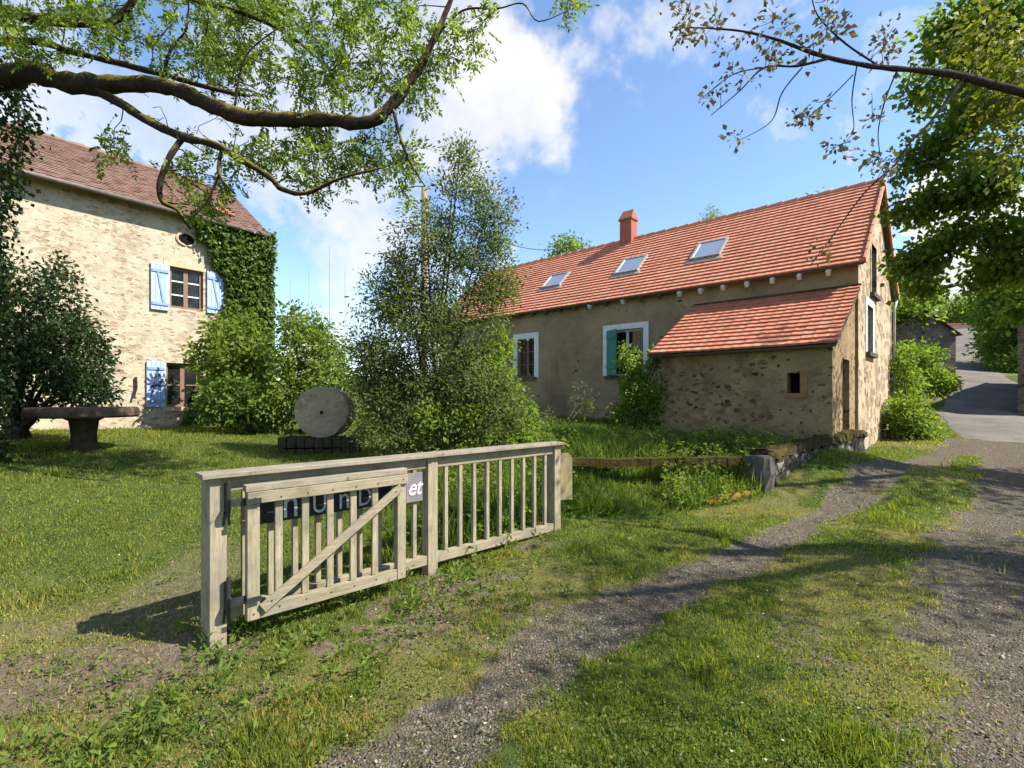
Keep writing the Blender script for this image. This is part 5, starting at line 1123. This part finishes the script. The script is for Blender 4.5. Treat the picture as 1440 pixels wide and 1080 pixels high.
for i in range(n):
    c = at(rng.uniform(395, 490), rng.uniform(480, 560), 11.7); m = 16; a = rng.uniform(0, 6.283, m); r_ = np.sqrt(rng.random(m)) * .085
    Q.append(leaf_quads(c + np.stack([np.cos(a) * r_, np.sin(a) * r_ * .8, np.sin(a) * r_ * .6 + rng.normal(0, .012, m)], 1), np.stack([np.cos(a), np.sin(a), np.full(m, .6)], 1), np.full(m, .03), np.full(m, .026)))
fe = bpy.data.objects["flowering_elder"]; raw_mesh("blossom", np.concatenate(Q[:17]) - np.array(fe.location), 4, L_FLOWER, rng.random(17 * 16), fe)
bush("garden_tree", "rounded olive green tree beyond the flowering elder", [B(435, 465, 24, 32, 26, 1.3, 70), B(415, 510, 24, 35, 40, 1.2, 70), B(470, 505, 24, 30, 30, 1.2, 50)], L_ELDER, M_BARK, ('simple', 22, .17, .09, .2, .3, .8, .6), cat="tree", r0=.12)
bush("fruit_bush", "upright green bush half covering the green shuttered window", [B(890, 530, 12.6, 22, 35, .35, 50), B(905, 560, 12.3, 30, 40, .45, 100), B(878, 585, 12.3, 22, 25, .35, 40), B(925, 505, 12.6, 12, 20, .25, 16), B(880, 500, 12.6, 9, 18, .2, 12)], L_LIME, M_BARK, ('simple', 18, .10, .055, .075, .2, .7, .6))
bush("bramble", "straggly thin bramble stems against the ochre wall", [B(770, 590, 13, 25, 25, .3, 26), B(820, 575, 13.6, 22, 40, .25, 36), B(790, 605, 12.5, 40, 14, .3, 40)], L_WILLOW, M_BARK, ('simple', 11, .08, .035, .07, .2, .7, .6))
bush("gable_bush", "bright leafy bush at the foot of the sunlit gable", [B(1272, 590, 14.0, 28, 35, .7, 130), B(1265, 530, 15.5, 18, 45, .6, 80), B(1295, 610, 14.0, 20, 16, .5, 50)], L_LIME, M_BARK, ('simple', 22, .11, .06, .10, .3, .7, .6))
bush("lane_shrub", "dark rounded shrub in front of the grey barn gable", [B(1285, 510, 22, 30, 30, 1.0, 100), B(1310, 535, 21, 26, 18, .8, 70), B(1275, 545, 20, 18, 20, .7, 40)], L_MAPLE, M_BARK, ('simple', 26, .15, .08, .16, .3, .8, .6))
# trees seen over the roof
bush("birch_tree", "pale green treetop showing above the left part of the long roof", [B(800, 355, 31, 28, 22, 1.2, 60), B(790, 400, 31, 35, 50, 1.5, 60)], L_LIME, M_BARK, ('simple', 22, .2, .12, .25, .3, .8, .6), cat="tree", r0=.15)
bush("fir_tree", "dark pointed treetop just above the roof ridge right of the chimney", [B(1000, 306, 34, 10, 14, .6, 26), B(1000, 330, 34, 24, 20, 1., 50), B(1000, 400, 34, 40, 60, 2., 80)], L_MAPLE, M_BARK, ('simple', 26, .22, .05, .22, .1, .8, .6), cat="tree", r0=.15)
bush("beech_tree", "rounded treetop peeping over the ridge near the gable", [B(1150, 295, 32, 22, 16, 1., 40), B(1180, 340, 32, 40, 50, 2., 80)], L_MAPLE, M_BARK, ('simple', 24, .2, .12, .25, .3, .8, .6), cat="tree", r0=.15)
# trees and hedge up the road
bush("roadside_oak", "dark broad tree overhanging the right side of the climbing road", [B(1428, 430, 36, 42, 55, 2.5, 180), B(1440, 480, 34, 45, 60, 3, 150), B(1480, 400, 34, 60, 80, 3, 120)], L_MAPLE, M_BARK, ('simple', 42, .30, .16, .42, .3, .9, .6), cat="tree", r0=.25)
bush("hilltop_ash", "pale airy tree standing behind the far cottage", [B(1362, 450, 85, 18, 26, 3, 90), B(1345, 440, 88, 22, 22, 3, 70)], L_ELDER, M_BARK, ('simple', 30, .5, .3, .6, .3, .9, .6), cat="tree", r0=.3)
bush("barn_tree", "leafy tree rising between the gable and the grey barn", [B(1278, 415, 30, 30, 40, 2, 120), B(1270, 450, 28, 22, 35, 1.5, 70)], L_MAPLE, M_BARK, ('simple', 34, .26, .14, .34, .3, .9, .6), cat="tree", r0=.2)
bush("hedge", "tall clipped light green hedge along the right side of the road", [B(1418, 503, 38, 26, 16, 1.2, 110), B(1440, 520, 32, 26, 20, 1.2, 110), B(1402, 512, 44, 14, 12, 1, 50)], L_LIME, M_BARK, ('simple', 36, .2, .11, .26, .2, .9, .6), cat="hedge")
# maple on the right
mz = h1(11.5, 7.2)
mpaths = [(np.array([(11.5, 7.2, mz - .2), (11.4, 7.2, 1.6), (11.2, 7.3, 3.2), (10.8, 7.4, 5.0), (10.4, 7.5, 7.0), (10.2, 7.6, 9)]), np.array([.4, .34, .3, .24, .15, .06])),
 (np.array([(11.2, 7.3, 3.2), (10, 7.8, 4.2), (8.6, 8.3, 4.8), (7.4, 8.7, 4.9)]), np.array([.12, .09, .06, .03])), (np.array([(10.8, 7.4, 5), (9.4, 7.6, 6.2), (8, 7.8, 7.0)]), np.array([.11, .07, .03])), (np.array([(11.2, 7.3, 3.6), (12.6, 7.6, 5), (13.6, 7.6, 6)]), np.array([.11, .07, .03])), (np.array([(10.9, 7.4, 4.4), (9.6, 6.6, 5.6), (8.6, 6.2, 6.8)]), np.array([.1, .06, .03]))]
mt = blob_tips([B(1400, 40, 8.2, 85, 60, 1.6, 120), B(1335, 30, 8.5, 30, 30, .6, 30), B(1370, 150, 8.4, 60, 50, 1.0, 74), B(1320, 210, 8.7, 42, 34, .6, 34), B(1385, 255, 8.2, 50, 40, .9, 60), B(1310, 285, 8.8, 34, 22, .5, 26), B(1350, 330, 8.6, 44, 22, .7, 34), B(1430, 350, 8.2, 36, 55, .9, 56), B(1300, 365, 9.0, 34, 18, .4, 28), B(1405, 385, 8.8, 36, 18, .6, 26), B(1295, 405, 9.1, 22, 10, .4, 10), B(1262, 300, 9.0, 16, 10, .3, 8), B(1268, 372, 9.1, 18, 8, .3, 8), B(1432, 440, 9.0, 16, 12, .5, 10), B(1272, 240, 9, 14, 12, .3, 6), B(1290, 130, 9, 18, 18, .3, 8),
 (12.4, 7.3, 6.6, 2.8, 2.3, 2.4, 260), (10.4, 7.6, 8.8, 2.6, 2.0, 1.4, 120), (12.8, 8.0, 5.2, 2.4, 1.3, 1.8, 220)], .9)
plant("maple_tree", "leafy maple with broad dark green leaves filling the right edge", "tree", (11.5, 7.2, mz), mpaths, mt, L_MAPLE, M_BARK, ('simple', 26, .10, .09, .11, .45, .9, .6), step=.2, up=.08)
# nearer tree whose sparse bronze branch reaches in from the right
bz_ = h1(8.6, 3.4)
bp = [(np.array([(8.6, 3.6, bz_ - .2), (8.5, 3.7, 1.5), (8.3, 3.9, 3), (8.2, 4, 4.6), (8.3, 3.6, 6.5), (8.5, 3.3, 8)]), np.array([.34, .28, .25, .2, .12, .05])),
 pl_([(1700, 215, 4.3, .11), (1560, 165, 4.9, .085), (1440, 130, 5, .055), (1330, 103, 5, .04), (1240, 95, 5, .033), (1160, 80, 5, .026), (1090, 55, 5, .019), (1030, 42, 5, .013), (945, 38, 5, .006)]),
 pl_([(1165, 82, 5, .02), (1120, 93, 5, .016), (1075, 95, 5, .013), (1040, 128, 5, .009), (1000, 162, 5, .005)]), pl_([(1355, 110, 5, .028), (1310, 170, 5, .02), (1280, 200, 5, .016), (1262, 228, 5, .013), (1215, 272, 5, .01), (1165, 340, 5.1, .007), (1140, 372, 5.1, .004)]),
 pl_([(1240, 95, 5, .014), (1190, 62, 5, .012), (1150, 22, 5, .009), (1140, -15, 5, .006)]), pl_([(1128, 95, 5, .012), (1100, 130, 5, .009), (1085, 170, 5, .007), (1045, 195, 5, .004)]), pl_([(1205, 92, 5, .01), (1198, 140, 5, .007), (1200, 185, 5, .005), (1180, 205, 5, .003)]), pl_([(1262, 98, 5, .012), (1245, 140, 5, .009), (1235, 185, 5, .007), (1238, 220, 5, .004)]), pl_([(1200, 105, 5, .009), (1165, 140, 5, .007), (1130, 170, 5, .004)]), pl_([(1075, 95, 5, .01), (1030, 105, 5, .007), (985, 140, 5, .004)]),
 (np.array([(8.2, 4, 4.6), (7.4, 3, 6), (6.6, 2.4, 7)]), np.array([.12, .07, .03])), (np.array([(8.3, 3.9, 4), (9.2, 2.6, 5.4), (9.8, 1.8, 6.4)]), np.array([.11, .07, .03]))]
btips = px_tips([(975, 28, 42, 36, 15), (1055, 75, 48, 36, 15), (1005, 140, 22, 22, 6), (1120, 35, 60, 36, 15), (1175, 25, 30, 28, 8), (1135, 155, 26, 14, 6), (1182, 207, 22, 14, 5), (1232, 228, 22, 16, 7), (1245, 60, 30, 36, 8), (1155, 365, 14, 20, 3), (1230, 140, 20, 30, 4), (1040, 190, 12, 8, 2)], 4.75, 5.25)
tw = grow(bp[:1] + bp[-2:], np.vstack([blob_tips([(7.4, 2.7, 6.6, 2.0, 1.7, 1.2, 75), (10.4, 3.0, 6.4, 2.0, 1.7, 1.4, 170), (5.6, 1.6, 5.8, 1.1, 1.2, .7, 14)], .9), px_tips([(1420, 110, 50, 70, 26), (1370, 60, 35, 50, 10), (1410, 200, 40, 40, 12)], 5.2, 5.9)]), .2, .1, .004)
plant("walnut_tree", "nearer tree reaching in from the right with a long sparse bronze leaved branch", "tree", (8.6, 3.6, bz_), bp, btips, L_BRONZE, M_BARKD, ('simple', 8, .065, .042, .045, .35, .6, .7), step=.12, up=.0, tipr=.0025, extra=tw)
wt_ = bpy.data.objects["walnut_tree"]
bbase = np.array([8.6, 3.6, bz_])
P, D, L, W = leaves_on(tw, 30, .08, .055, .14, .4, .9, .6); raw_mesh("upper_crown", leaf_quads(P, D, L, W) - bbase, 4, L_YEL, np.clip(rng.normal(.35, .22, len(P)), 0, 1), wt_)
